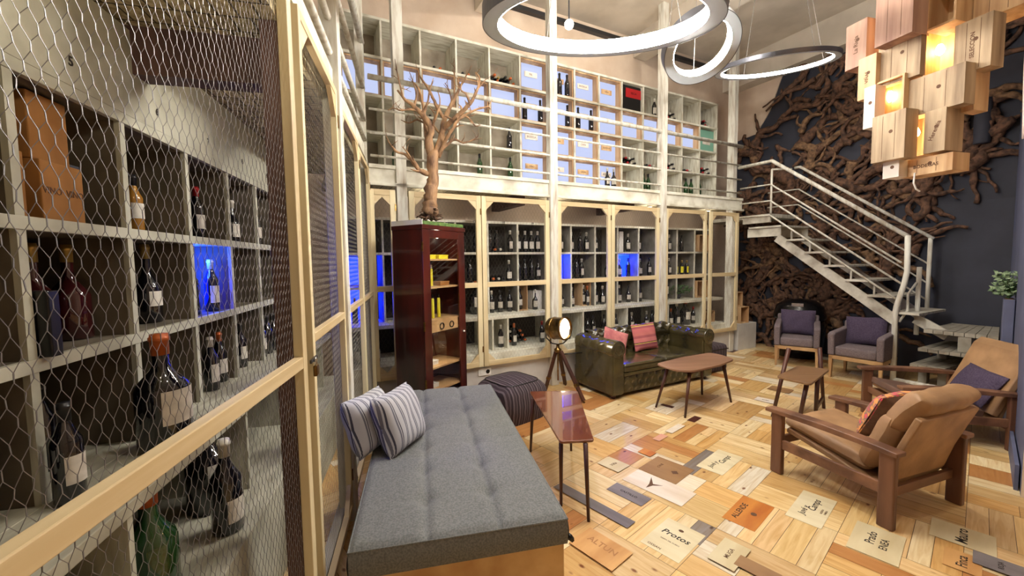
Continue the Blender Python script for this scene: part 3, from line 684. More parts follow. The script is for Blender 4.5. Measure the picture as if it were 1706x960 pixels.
# long cage
G = 'bottles in the long cage'
colname = {2.25: 'in column above pouf', 2.7: 'in column by brass lamp', 3.15: 'in first blue-lit column', 3.6: 'in second column past lamp', 4.05: 'in third column past lamp',
           4.5: 'in far blue-lit column', 1.8: 'in column beside cabinet', 4.95: 'in column behind sofa cushion', 5.4: 'in column above sofa end', 5.85: 'in column past sofa', 6.3: 'in last column by stair', .45: 'in cage corner', 1.35: 'behind cabinet'}
rowname = {.5: 'bottom row', .945: 'lower middle row', 1.37: 'upper middle row', 1.77: 'top row'}
GRID = {
 (.45, 1.77): ['burgw'], (.45, 1.37): ['bord'], (.45, .945): ['plain', 'burg'], (.45, .5): ['bordw', 'bordw'],
 (1.8, 1.77): ['plain', 'plain'], (1.8, 1.37): ['plain', 'plain', 'plain'], (1.8, .945): [None, 'magnum'], (1.8, .5): [None, 'bordw'],
 (2.25, 1.77): ['plain', 'plain', None, 'bordw'], (2.25, 1.37): [None, None, 'burgw'], (2.25, .945): ['bordw', 'bord', 'bord'], (2.25, .5): ['bordw', 'bordo'],
 (2.7, 1.77): ['bordw', 'bordw', 'bordw', 'bordw'], (2.7, 1.37): ['plain', 'plain', 'plain', 'bord'], (2.7, .945): [None, 'burgw'], (2.7, .5): [None, 'bordr'],
 (3.15, 1.77): ['bord', 'double'], (3.15, 1.37): ['burgw'], (3.15, .945): ['plain', 'burg'], (3.15, .5): ['bord', 'bord'],
 (3.6, 1.77): ['bordw', 'plain', 'bordw'], (3.6, 1.37): ['plain', 'plain', 'bordw', None], (3.6, .945): ['burgw', None, 'bordo'], (3.6, .5): ['bordo', 'plain', 'bord'],
 (4.05, 1.77): ['bord', None, 'burgw'], (4.05, 1.37): [None, 'burgw'], (4.05, .945): ['bordw', 'burgw', 'burgw'], (4.05, .5): ['plain', 'bord'],
 (4.5, 1.77): [None, 'bordw'], (4.5, 1.37): ['burgw', 'plain'], (4.5, .945): ['burgw', 'burg'], (4.5, .5): ['bordw'],
 (4.95, 1.77): ['bordw', None, None], (4.95, 1.37): ['burgw', 'bord'], (4.95, .945): ['bord', None], (4.95, .5): ['bordw', 'plain', 'magnum'],
 (5.4, 1.77): [None, 'bordw', 'bordw'], (5.4, 1.37): [None, 'burg', 'burgw'], (5.4, .945): [None, 'magnum', None], (5.4, .5): ['plain', 'bordo', 'double'],
 (5.85, 1.77): ['plain'], (5.85, 1.37): ['yellow', 'yellow', 'yellow'], (5.85, .5): ['magnum', 'bordr'],
}
for (c, z), it in GRID.items():
    fill(AB, c + .02, c + .43, z, 4.88 if z == .5 else 5.06, it, '%s, %s' % (colname[c], rowname[z]), G)
lay(AB, 2.25, 2.54, 1.37, 5.0, 4, 'in the heap over the pouf', G)
lay(AB, 2.5, 2.8, .5, 4.95, 5, 'in the pile beside the brass lamp', G, rowsn=3)
lay(AB, 2.28, 2.5, 1.77, 5.0, 3, 'in the top row over the pouf', G)
# small pine crates and white cartons standing in the cage
def box_crate(P, a, dx, dy, dz, label, group, mat='crate', th=.012, lid_=False, txt=None):
    r = thing('wooden_crate', label, 'crate', P, a, group)
    MB().bb(-dx / 2, -dx / 2 + th, -dy / 2, dy / 2, 0, dz).build('side_board', M[mat], r); MB().bb(dx / 2 - th, dx / 2, -dy / 2, dy / 2, 0, dz).build('side_board', M[mat], r)
    MB().bb(-dx / 2 + th, dx / 2 - th, -dy / 2, dy / 2, 0, th).build('bottom_board', M[mat], r); MB().bb(-dx / 2 + th, dx / 2 - th, -dy / 2, dy / 2, dz - th, dz).build('top_board', M[mat], r)
    MB().bb(-dx / 2 + th, dx / 2 - th, dy / 2 - th, dy / 2, th, dz - th).build('back_board', M[mat], r)
    return r
box_crate(Bp(2.80, 5.12, .946), AB, .17, .2, .37, 'tall slim pine crate with a bottle in it, by the brass lamp', 'small crates in the long cage')
put('bord', Bp(2.80, 5.10, .959), AB, 'dark wine bottle inside the tall slim pine crate', G)
box_crate(Bp(3.93, 5.12, .946), AB, .17, .2, .37, 'tall slim pine crate behind the sofa, under the first blue box', 'small crates in the long cage')
put('bordw', Bp(3.93, 5.10, .959), AB, 'white-capped bottle inside the pine crate behind the sofa', G)
carton(Bp(3.07, 5.15, .946), AB, .14, .2, .27, 'white bottle carton in the cage beside the lamp', tp=False, mat='whiteplastic', group='cartons in the long cage')
carton(Bp(4.66, 5.15, 1.771), AB, .09, .2, .33, 'tall white bottle carton high in the cage', tp=False, mat='whiteplastic', group='cartons in the long cage')
carton(Bp(5.62, 5.15, 1.771), AB, .09, .2, .32, 'tall pale bottle carton in the top row by the sofa end', tp=False, mat='whiteplastic', group='cartons in the long cage')
for k, (t, z, dx, dz) in enumerate([(6.5, .5, .36, .2), (6.5, .946, .36, .3), (6.5, 1.771, .3, .3)]):
    box_crate(Bp(t, 5.05 if z > .6 else 4.95, z + .001), AB, dx, .28, dz, ['low pine crate on the bottom shelf next to the stair', 'wide pine crate in the middle shelf next to the stair', 'pine crate on the top shelf next to the stair'][k], 'small crates in the long cage')
# trailing plant in the cage
def leafy(name, label, P, n, rad, h, mat, seed, cat='plant', size=.05, droop=0, pot=True):
    rg = random.Random(seed); r = thing(name, label, cat, P)
    mb = MB(); st = MB()
    for k in range(n):
        a_ = rg.uniform(0, 6.28); d = rad * math.sqrt(rg.random()); z = h * rg.uniform(.15, 1) - droop * d
        c = Vector((d * math.cos(a_), d * math.sin(a_), z)); e1 = Vector((rg.uniform(-1, 1), rg.uniform(-1, 1), rg.uniform(-.4, .8))).normalized(); e2 = e1.orthogonal().normalized()
        L = size * rg.uniform(.7, 1.3); b_ = len(mb.v)
        nn = e1.cross(e2) * L * .15
        mb.add([c, c + e1 * L * .4 + e2 * L * .3 + nn, c + e1 * L, c + e1 * L * .4 - e2 * L * .3 + nn, c + e1 * L * .45], [(0, 1, 4), (1, 2, 4), (2, 3, 4), (3, 0, 4)])
        if k % 5 == 0: st.tube([(0, 0, 0), (c.x * .4, c.y * .4, z * .6), tuple(c)], .0025, 4)
    mb.build('foliage', M[mat], r, recalc=False); st.build('stem', M['leafg'], r)
    return r
pp = leafy('potted_plant', 'small trailing green plant on the shelf behind the sofa end', Bp(5.95, 5.03, 1.02), 160, .22, .16, 'leafg', 3)
MB().lathe([(.05, -.073), (.07, 0), (.06, .0)], 14).build('pot', M['slate'], pp, smooth=True)

# ---- upper shelves: backlit crates
cw, ch = .43, .38
def lit_crate(k, row, label, style=0):
    c = (UC[k] + UC[k + 1]) / 2; z = UR[row]; dz = UR[row + 1] - z - .034
    r = thing('backlit_crate', label, 'crate', Bp(c, 5.035, z + .001), AB, 'backlit wooden wine crates on the balcony shelves')
    w_ = .424; th = .015; dy = .12
    MB().bb(-w_ / 2, -w_ / 2 + th, -dy / 2, dy / 2, 0, dz).build('side_board', M['crate'], r); MB().bb(w_ / 2 - th, w_ / 2, -dy / 2, dy / 2, 0, dz).build('side_board', M['crate'], r)
    MB().bb(-w_ / 2 + th, w_ / 2 - th, -dy / 2, dy / 2, 0, th).build('bottom_board', M['crate'], r); MB().bb(-w_ / 2 + th, w_ / 2 - th, -dy / 2, dy / 2, dz - th, dz).build('top_board', M['crate'], r)
    MB().bb(-w_ / 2 + th, w_ / 2 - th, dy / 2 - .02, dy / 2 - .012, th, dz - th).build('lit_back', M['litpanel'], r)
    if style != 2:
        q = MB(); q.bb(-.10, .10, dy / 2 - .045, dy / 2 - .035, dz * .5, dz * .5 + .07); pl_ = q.build('name_board', M['cratew' if style == 0 else 'crate'], r)
        text_obj(WN[(k * 3 + row) % len(WN)], .04, M['inkbrown'], pl_, (0, dy / 2 - .0465, dz * .5 + .035), (R_(90), 0, 0), sx=.9)
    return r
WN = ['BODEGA', 'RESERVA', 'MIL', 'VIÑA', 'TINTO', 'GRAN', 'CAVA', 'VINO']
cn = {5: 'before the lamp post', 6: 'past the lamp post', 7: 'two past lamp post', 8: 'three past lamp post', 9: 'four past lamp post', 0: 'in the corner', 1: 'next to corner', 2: 'behind bare tree', 3: 'right of tree trunk', 4: 'beside tree crown', 10: 'past the sofa post', 11: 'third from stair', 12: 'second from stair', 13: 'nearest the stair'}
rn = ['bottom row', 'second row', 'third row', 'top row']
LIT = [(0, 2), (1, 2), (2, 2), (3, 2), (4, 2)] + [(k, r) for k in (5, 6, 7, 8) for r in (0, 1, 2, 3)] + [(9, 2), (10, 2), (11, 2), (12, 2)]
for k, r in LIT:
    if (k, r) in ((13, 3),): continue
    lit_crate(k, r, 'backlit wine crate %s, %s' % (cn[k], rn[r]), 2 if r == 2 and k < 5 else (k + r) % 2)
G = 'bottles on the balcony shelves'
def up(k, row, items, D=5.04): fill(AB, UC[k] + .03, UC[k + 1] - .03, UR[row], D, items, 'on balcony %s, %s' % (cn[k], rn[row]), G)
for k, r, it in [(5, 2, ['plain', None, 'plain']), (6, 3, [None, 'plain', 'plain']), (7, 2, ['plain', None, 'plain']), (8, 0, [None, 'burgw', 'burgw']), (6, 2, [None, None, 'plain'])]:
    fill(AB, UC[k] + .04, UC[k + 1] - .04, UR[r] + .025, 5.02, it, 'in backlit crate %s, %s' % (cn[k], rn[r]), G)
for k, r, it in [(1, 0, ['green', None]), (2, 0, ['green', None]), (3, 0, [None, 'green']), (4, 0, [None, 'green']), (10, 0, ['green', 'green', None]), (12, 0, [None, 'green', 'green']), (13, 0, ['green', None]),
                 (10, 3, [None, 'bordw']), (2, 1, ['plain', None]), (4, 1, [None, 'plain'])]: up(k, r, it)
for k, r, n, rw in [(3, 3, 4, 1), (4, 3, 5, 2), (11, 3, 4, 2), (13, 3, 3, 2), (11, 1, 4, 2), (13, 1, 4, 2), (10, 1, 3, 1), (2, 3, 2, 1), (9, 1, 4, 2), (12, 1, 3, 1)]:
    if k < 14: lay(AB, UC[k], UC[min(k + 1, 14)], UR[r], 5.0, n, 'on balcony %s, %s' % (cn[k], rn[r]), G, ('plain', 'bordo', 'yellow') if k < 6 else ('plain', 'bordr', 'bordw'), rw)
bx = thing('display_box', 'black box with a bright red band in the top balcony row', 'box', Bp((UC[9] + UC[10]) / 2, 5.13, 4.001), AB)
MB().bb(-.2, .2, -.14, .14, 0, .38).build('case', M['black'], bx); MB().bb(-.12, .2, -.145, -.14, .2, .34).build('red_band', M['red'], bx)
text_obj('VEGA', .05, M['black'], bx, (.04, -.1465, .27), (R_(90), 0, 0))
bx = thing('display_box', 'pale green crate front in the third balcony row nearest the stair', 'box', Bp((UC[13] + UC[14]) / 2, 5.13, 3.571), AB)
MB().bb(-.2, .2, -.13, .13, 0, .37).build('case', pm('seagreen', (120, 170, 150), rough=.6), bx); MB().bb(-.1, .1, -.134, -.13, .12, .24).build('name_board', M['cratew'], bx)
text_obj('CAVA', .05, M['ink'], bx, (0, -.1355, .18), (R_(90), 0, 0))
# crate stack past the end post
box_crate(Bp(7.12, 4.68, .47), AB, .24, .3, .30, 'empty pine crate on the white plinth by the stair', 'crates by the stair')
box_crate(Bp(7.08, 4.72, .772), AB, .16, .24, .26, 'narrow pine crate on top of the empty one by the stair', 'crates by the stair')
mb = MB(); mb.bb(6.9, 7.42, 4.5, 4.95, 0, .469); struct(mb, 'wall_plinth_end', M['plaster'], rz=AB)
# ================================================================== FURNITURE
def pillow_mb(w, h, t, n=14, corner=.0, seed=1, wr=.004):
    rg = random.Random(seed); mb = MB()
    def P(u, v, s):
        x, z = 2 * u - 1, 2 * v - 1
        pr = max(0, (1 - abs(x) ** 3.2)) ** .55 * max(0, (1 - abs(z) ** 3.2)) ** .55
        pin = 1 - .06 * (1 - abs(x)) * abs(z) ** 4
        pin2 = 1 - .06 * (1 - abs(z)) * abs(x) ** 4
        w_ = wr * math.sin(x * 7 + z * 5 + seed) * pr
        return (x * w / 2 * pin2, s * (t / 2 * pr + .002) + w_, z * h / 2 * pin + h / 2)
    mb.grid(lambda u, v: P(u, v, -1), n, n); mb.grid(lambda u, v: P(u, v, 1), n, n)
    return mb
def cushion(name, label, loc, rot, w, h, t, mat, group=None, seed=1, piping=None):
    r = bpy.data.objects.new(name, None); COL.objects.link(r); r.location = loc; r.rotation_euler = rot; tag(r, label, 'cushion', group)
    pillow_mb(w, h, t, 16, seed=seed).build('cover', M[mat], r, smooth=True)
    pts = []
    for k in range(41):
        a_ = 2 * math.pi * k / 40; c_, s_ = math.cos(a_), math.sin(a_)
        m_ = max(abs(c_), abs(s_)); x, z = c_ / m_, s_ / m_
        pts.append((x * w / 2 * .985 * (1 - .06 * (1 - abs(z)) * abs(x) ** 4), 0, z * h / 2 * .985 * (1 - .06 * (1 - abs(x)) * abs(z) ** 4) + h / 2))
    MB().tube(pts, .005, 6).build('piping', M[piping or mat], r, smooth=True)
    return r
# ---- daybed
BA = AL   # local X away from camera along the cage, Y towards the cage
bw, bl = .93, 2.06
bn = thing('daybed', 'long grey tufted daybed on a golden pine box base beside the wire cage', 'daybed', Vector((.235, 1.765, 0)), R_(102.6))
# X along length (away), Y to the left
MB().bb(.012, bl - .03, .012, bw - .02, .0, .37).build('base', M['benchwood'], bn, bevel=.004)
mb = MB()
def mat_z(u, v):
    x, y = u * bl, v * bw
    z = .505
    for k in (1, 2):
        z -= .018 * math.exp(-((y - bw * k / 3) / .016) ** 2)
    for k in range(1, 7):
        for q in (1 / 3, 2 / 3): z -= .026 * math.exp(-(((x - bl * k / 7) / .05) ** 2 + ((y - bw * q) / .05) ** 2))
        z -= .004 * math.exp(-((x - bl * k / 7) / .01) ** 2)
    ed = min(x, bl - x, y, bw - y)
    if ed < .03: z -= .018 * (1 - ed / .03) ** 2
    return z
mb.grid(lambda u, v: (u * bl, v * bw, mat_z(u, v)), 110, 60)
mb.grid(lambda u, v: (u * bl, -.008 * math.sin(math.pi * v), .372 + v * (.487 - .372)), 60, 6)
mb.grid(lambda u, v: (u * bl, bw + .008 * math.sin(math.pi * v), .372 + v * (.487 - .372)), 60, 6)
mb.grid(lambda u, v: (-.010 * math.sin(math.pi * v), u * bw, .372 + v * (.487 - .372)), 30, 6)
mb.grid(lambda u, v: (bl + .01 * math.sin(math.pi * v), u * bw, .372 + v * (.487 - .372)), 30, 6)
mb.bb(.005, bl - .005, .005, bw - .005, .371, .39)
mb.build('mattress', M['greyfab'], bn, smooth=True)
mb = MB(); mb.tube([(0.0, 0, .487), (bl, 0, .487), (bl, bw, .487), (0, bw, .487), (0, 0, .487)], .005, 6); mb.build('piping', M['greyfab'], bn)
MB().tube([(.02, -.004, .40), (.0, -.014, .40), (-.004, -.02, .39), (.02, -.014, .385)], .012, 6).build('side_handle', M['black'], bn, smooth=True)
# cushions against the cage
Rz = R_(102.6)
P1 = pixz(612, 752, .50); P2 = pixz(668, 748, .50)
def lean(name, label, P, yaw, tilt, roll=0, **k):
    mt = Matrix.Rotation(yaw, 4, 'Z') @ Matrix.Rotation(tilt, 4, 'X') @ Matrix.Rotation(roll, 4, 'Y')
    return cushion(name, label, P, mt.to_euler(), **k)
lean('cushion', 'striped grey cushion leaning right against the wire cage', Vector(P1) + Vector((.055, .05, .0)), R_(-108), R_(20), 0, w=.36, h=.35, t=.20, mat='cushstripe', seed=2)
lean('cushion', 'striped grey cushion leaning on the other striped one, towards the room', Vector(P2) + Vector((.04, .03, .0)), R_(-108), R_(20), 0, w=.38, h=.37, t=.20, mat='cushstripe', seed=5)

# ---- small retro side table
def poly_round(pts, r=.03, n=4):
    out = []
    m_ = len(pts)
    for i in range(m_):
        p0, p1, p2 = Vector(pts[i - 1]), Vector(pts[i]), Vector(pts[(i + 1) % m_])
        a_ = p1 + (p0 - p1).normalized() * min(r, (p0 - p1).length * .4); b_ = p1 + (p2 - p1).normalized() * min(r, (p2 - p1).length * .4)
        for k in range(n + 1):
            t = k / n; out.append(tuple((1 - t) ** 2 * a_ + 2 * t * (1 - t) * p1 + t * t * b_))
    return out
def table(label, top, z, th, legs, mat, lmat, name='side_table', rr=.03, r0=.012, r1=.02, inset=.8, apron=None):
    c = sum((Vector(p[:2]) for p in top), Vector((0, 0))) / len(top)
    r = thing(name, label, 'table', (c.x, c.y, 0))
    tp = [(p[0] - c.x, p[1] - c.y) for p in top]
    MB().slab(poly_round(tp, rr), z - th, z).build('table_top', M[mat], r, bevel=.005)
    for fx, fy in legs:
        f = Vector((fx - c.x, fy - c.y, 0)); q = Vector((f.x * inset, f.y * inset, z - th))
        MB().tube([f, q], [r0, r1], 12).build('leg', M[lmat], r, smooth=True)
    if apron:
        pts = [((fx - c.x) * inset, (fy - c.y) * inset, z - th - .02) for fx, fy in legs]
        mb = MB()
        for k in range(len(pts)): mb.beam(pts[k], pts[(k + 1) % len(pts)], .015, .04)
        mb.build('apron', M[lmat], r)
    return r
sl = [pixz(980.6, 869, 0), pixz(934.8, 843, 0), pixz(884, 753, 0), pixz(951.5, 751, 0)]
st_ = [pixz(990, 733, .5), pixz(933, 736, .5), pixz(882, 652, .5), pixz(962, 651, .5)]
table('red-brown wedge-shaped side table beside the daybed', [(p.x, p.y) for p in st_], .50, .018, [(sl[0].x, sl[0].y), (sl[1].x, sl[1].y), (sl[2].x, sl[2].y), (sl[3].x, sl[3].y)], 'teak', 'walnutd', rr=.025, r0=.010, r1=.016, inset=.9)
# ---- coffee table
ct = [pixz(780 + a_ / 3.709, 520 + b_ / 3.709, .49) for a_, b_ in [(1160, 318), (1310, 280), (1490, 250), (1560, 262), (1645, 290), (1560, 325), (1390, 362), (1285, 358)]]
cl = [pixz(780 + a_ / 3.709, 520 + b_ / 3.709, 0) for a_, b_ in [(1160, 590), (1340, 655), (1625, 558), (1445, 510)]]
table('long boat-shaped walnut coffee table in front of the green sofa', [(p.x, p.y) for p in ct], .49, .022, [(p.x, p.y) for p in cl], 'walnut', 'walnutd', name='coffee_table', rr=.06, r0=.011, r1=.02, inset=.72, apron=True)
M['tablebrown'] = pm('oiled_brown_wood', (146, 112, 78), (112, 82, 56), 7, (.15, 1, 1), rough=.35, detail=7)
# ---- low table with tall back legs
q4 = [(2.64, 4.03), (3.13, 4.42), (3.36, 4.26), (2.79, 3.76)]
r = table('small square brown table with two tall back legs before the taupe armchairs', q4, .46, .022, [], 'tablebrown', 'walnutd', rr=.05)
c = sum((Vector(p) for p in q4), Vector((0, 0))) / 4
for (fx, fy), (tx, ty), zz in [((2.62, 4.02), (2.74, 4.10), .70), ((3.38, 4.28), (3.26, 4.25), .68)]:
    pass
A_ = pixz(1293, 674, 0); B_ = pixz(1376, 668, 0)
def lg(f, t, zt, w0=.022): MB().tube([(f[0] - c.x, f[1] - c.y, 0), (t[0] - c.x, t[1] - c.y, zt)], [w0 * .75, w0], 10).build('leg', M['walnutd'], r, smooth=True)
lg((2.68, 4.13), (2.91, 4.25), .69, .022); lg((3.38, 4.35), (3.31, 4.35), .67, .022)
lg((2.80, 3.92), (2.86, 3.90), .44); lg((3.05, 4.03), (3.02, 3.98), .44)
MB().beam((3.05 - c.x, 4.03 - c.y, .12), (3.34 - c.x, 4.32 - c.y, .12), .02, .04).build('stretcher', M['walnutd'], r)

# ---- striped pouf
cp = Vector((-.02, 4.32, 0))
po = thing('pouf', 'dark striped square fabric pouf beside the mahogany cabinet', 'pouf', (-.02, 4.30, 0), R_(40))
mb = MB()
def pf(u, v):
    a_ = 2 * math.pi * u; c_, s_ = math.cos(a_), math.sin(a_)
    k = (abs(c_) ** 5 + abs(s_) ** 5) ** (-1 / 5)
    zz = v; bul = .28 + .035 * math.sin(math.pi * min(1, zz * 1.02)) - (.05 * max(0, (zz - .8) / .2) ** 2)
    return (c_ * k * bul, s_ * k * bul, zz * .39)
mb.grid(pf, 48, 14)
mb.build('side_panel', M['poufstripe'], po, smooth=True)
mb = MB()
def pt(u, v):
    a_ = 2 * math.pi * u; c_, s_ = math.cos(a_), math.sin(a_); k = (abs(c_) ** 5 + abs(s_) ** 5) ** (-1 / 5); bul = .232 * v
    return (c_ * k * bul, s_ * k * bul, .39 + .035 * (1 - v ** 2))
mb.grid(pt, 48, 8); mb.build('top_panel', M['poufstripe'], po, smooth=True)
MB().tube([pf(k / 48, 1) for k in range(49)], .006, 6).build('piping', M['black'], po, smooth=True)

# ---- chesterfield sofa: local X along the long wall, local -Y to the room
SW, SD, SH = 1.78, .77, .70
so = thing('chesterfield_sofa', 'dark olive green buttoned leather sofa with rolled arms', 'sofa', Bp(3.19, 3.61), AB)
def buttons(u, v, du, dv):
    i = round(v / dv); off = (du / 2 if i % 2 else 0); best = 9
    for ii in (i - 1, i, i + 1):
        off = (du / 2 if ii % 2 else 0); uu = round((u - off) / du) * du + off
        best = min(best, math.hypot(u - uu, (v - ii * dv)))
    return best
def tuft(d, depth=.035, s=.065): return -depth * math.exp(-(d / (s * .55)) ** 1.3)
# base with shallow buttoned front
MB().bb(.02, SW - .02, .03, SD - .02, .045, .27).build('base', M['greenleather'], so, bevel=.01)
mb = MB(); mb.grid(lambda u, v: (.2 + u * (SW - .4), .02 - .014 + tuft(buttons(u * (SW - .4), v * .2, .11, .1), .02) * -1 + .0, .07 + v * .18), 120, 14)
mb.build('front_panel', M['greenleather'], so, smooth=True)
MB().bb(.19, SW - .19, -.002, .05, .255, .30).build('front_rail', M['greenleather'], so, bevel=.012)
def arm(x0, sgn):
    # x0 outer face; sgn +1 -> inside is +x
    w_ = .19; R = .105; cx = x0 + sgn * .09; zc = SH - R
    mb = MB()
    mb.bb(x0 + sgn * .015, x0 + sgn * w_, .0, SD - .04, .045, zc)
    mb.build('arm_panel', M['greenleather'], so, bevel=.012)
    mb = MB(); n = 40; mseg = 30
    def f(u, v):
        y = -.012 + u * (SD - .06); a_ = -.5 * math.pi + v * 2 * math.pi
        d = buttons(y, v * 2 * math.pi * R, .15, .12)
        rr = R + (tuft(d, .022) if 0.25 < v < .98 and y > .1 else 0)
        return (cx + sgn * math.cos(a_) * rr, y, zc + math.sin(a_) * rr)
    mb.grid(f, n, mseg); mb.build('rolled_arm', M['greenleather'], so, smooth=True)
    mb = MB(); mb.lathe([(R * 1.0, 0), (R * .98, .012), (R * .6, .02), (R * .55, .014), (.02, .02), (.001, .02)], 24, (cx, -.01, zc), Matrix.Rotation(R_(90), 3, 'X'))
    mb.bb(x0 + sgn * .02, x0 + sgn * .17, -.016, .0, .06, zc - .06)
    mb.build('scroll_front', M['greenleather'], so, smooth=False, bevel=.004)
arm(0, 1); arm(SW, -1)
# inner back and rolled back top, deeply buttoned
mb = MB()
path = []
for k in range(31):
    t = k / 30
    if t < .45: path.append((SD - .26 + .03 * (t / .45), .30 + (SH - .20 - .30 + .06) * t / .45, -1, .1))
    else:
        a_ = math.pi - (t - .45) / .55 * math.pi * 1.15; path.append((SD - .125 + .115 * math.cos(a_), SH - .06 + .115 * math.sin(a_), math.cos(a_), math.sin(a_)))
L_ = [0]
for k in range(30): L_.append(L_[-1] + math.hypot(path[k + 1][0] - path[k][0], path[k + 1][1] - path[k][1]))
def bk(u, v):
    k = v * 30; i = min(29, int(k)); f_ = k - i
    y = path[i][0] * (1 - f_) + path[i + 1][0] * f_; z = path[i][1] * (1 - f_) + path[i + 1][1] * f_
    ny = path[i][2] * (1 - f_) + path[i + 1][2] * f_; nz_ = path[i][3] * (1 - f_) + path[i + 1][3] * f_
    x = .14 + u * (SW - .28); d = buttons(x, L_[i] * (1 - f_) + L_[i + 1] * f_, .17, .105); h = tuft(d, .075, .10)
    return (x, y + ny * h, z + nz_ * h)
mb.grid(bk, 150, 60); mb.build('backrest', M['greenleather'], so, smooth=True)
MB().bb(.05, SW - .05, SD - .20, SD - .04, .045, SH - .10).build('back_frame', M['greenleather'], so, bevel=.01)
MB().tube([(.09, SD - .125, SH - .1), (SW - .09, SD - .125, SH - .1)], .098, 20).build('back_roll', M['greenleather'], so, smooth=True)
mb = MB()
for i_ in range(0, 11):
    for vz in (.35, .58, .8):
        q = bk((.085 + i_ * .17 - .14) / (SW - .28) if .085 + i_ * .17 - .14 > 0 else 0, vz)
mb = MB()
for k in range(2):
    x0 = .195 + k * (SW - .39) / 2; cw_ = (SW - .39) / 2 - .004
    mb = MB(); mb.bb(x0, x0 + cw_, -.005, SD - .22, .295, .40); o = mb.build('seat_cushion', M['greenleather'], so, smooth=True, bevel=.035, seg=4)
    mb = MB(); mb.tube([(x0 + .02, -.006, .385), (x0 + cw_ - .02, -.006, .385)], .005, 6); mb.build('piping', M['greenleather'], o)
for x in (.08, SW - .08):
    for y in (.06, SD - .08): MB().lathe([(.02, 0), (.03, .02), (.028, .045)], 12, (x, y, 0)).build('foot', M['walnutd'], so, smooth=True)
cushion('cushion', 'flat-woven pink cushion with yellow and black bands on the green sofa', Bp(4.22, 4.06, .405), (R_(-14), 0, AB + R_(4)), .46, .36, .12, 'kilim', seed=3)
cushion('cushion', 'rose coloured cushion tucked behind the near arm of the green sofa', Bp(3.60, 4.05, .405), (R_(-18), R_(20), AB - R_(14)), .36, .34, .11, 'kilimpale', seed=4)
# grey hassock at the far end of the sofa
hs = thing('pouf', 'grey cube pouf behind the far end of the green sofa', 'pouf', Bp(5.30, 3.98), AB)
MB().bb(-.24, .24, -.22, .22, 0, .40).build('side_panel', M['poufstripe'], hs, bevel=.05, smooth=True); MB().tube([(-.24, -.22, .33), (.24, -.22, .33), (.24, .22, .33), (-.24, .22, .33), (-.24, -.22, .33)], .006, 6).build('piping', M['black'], hs)

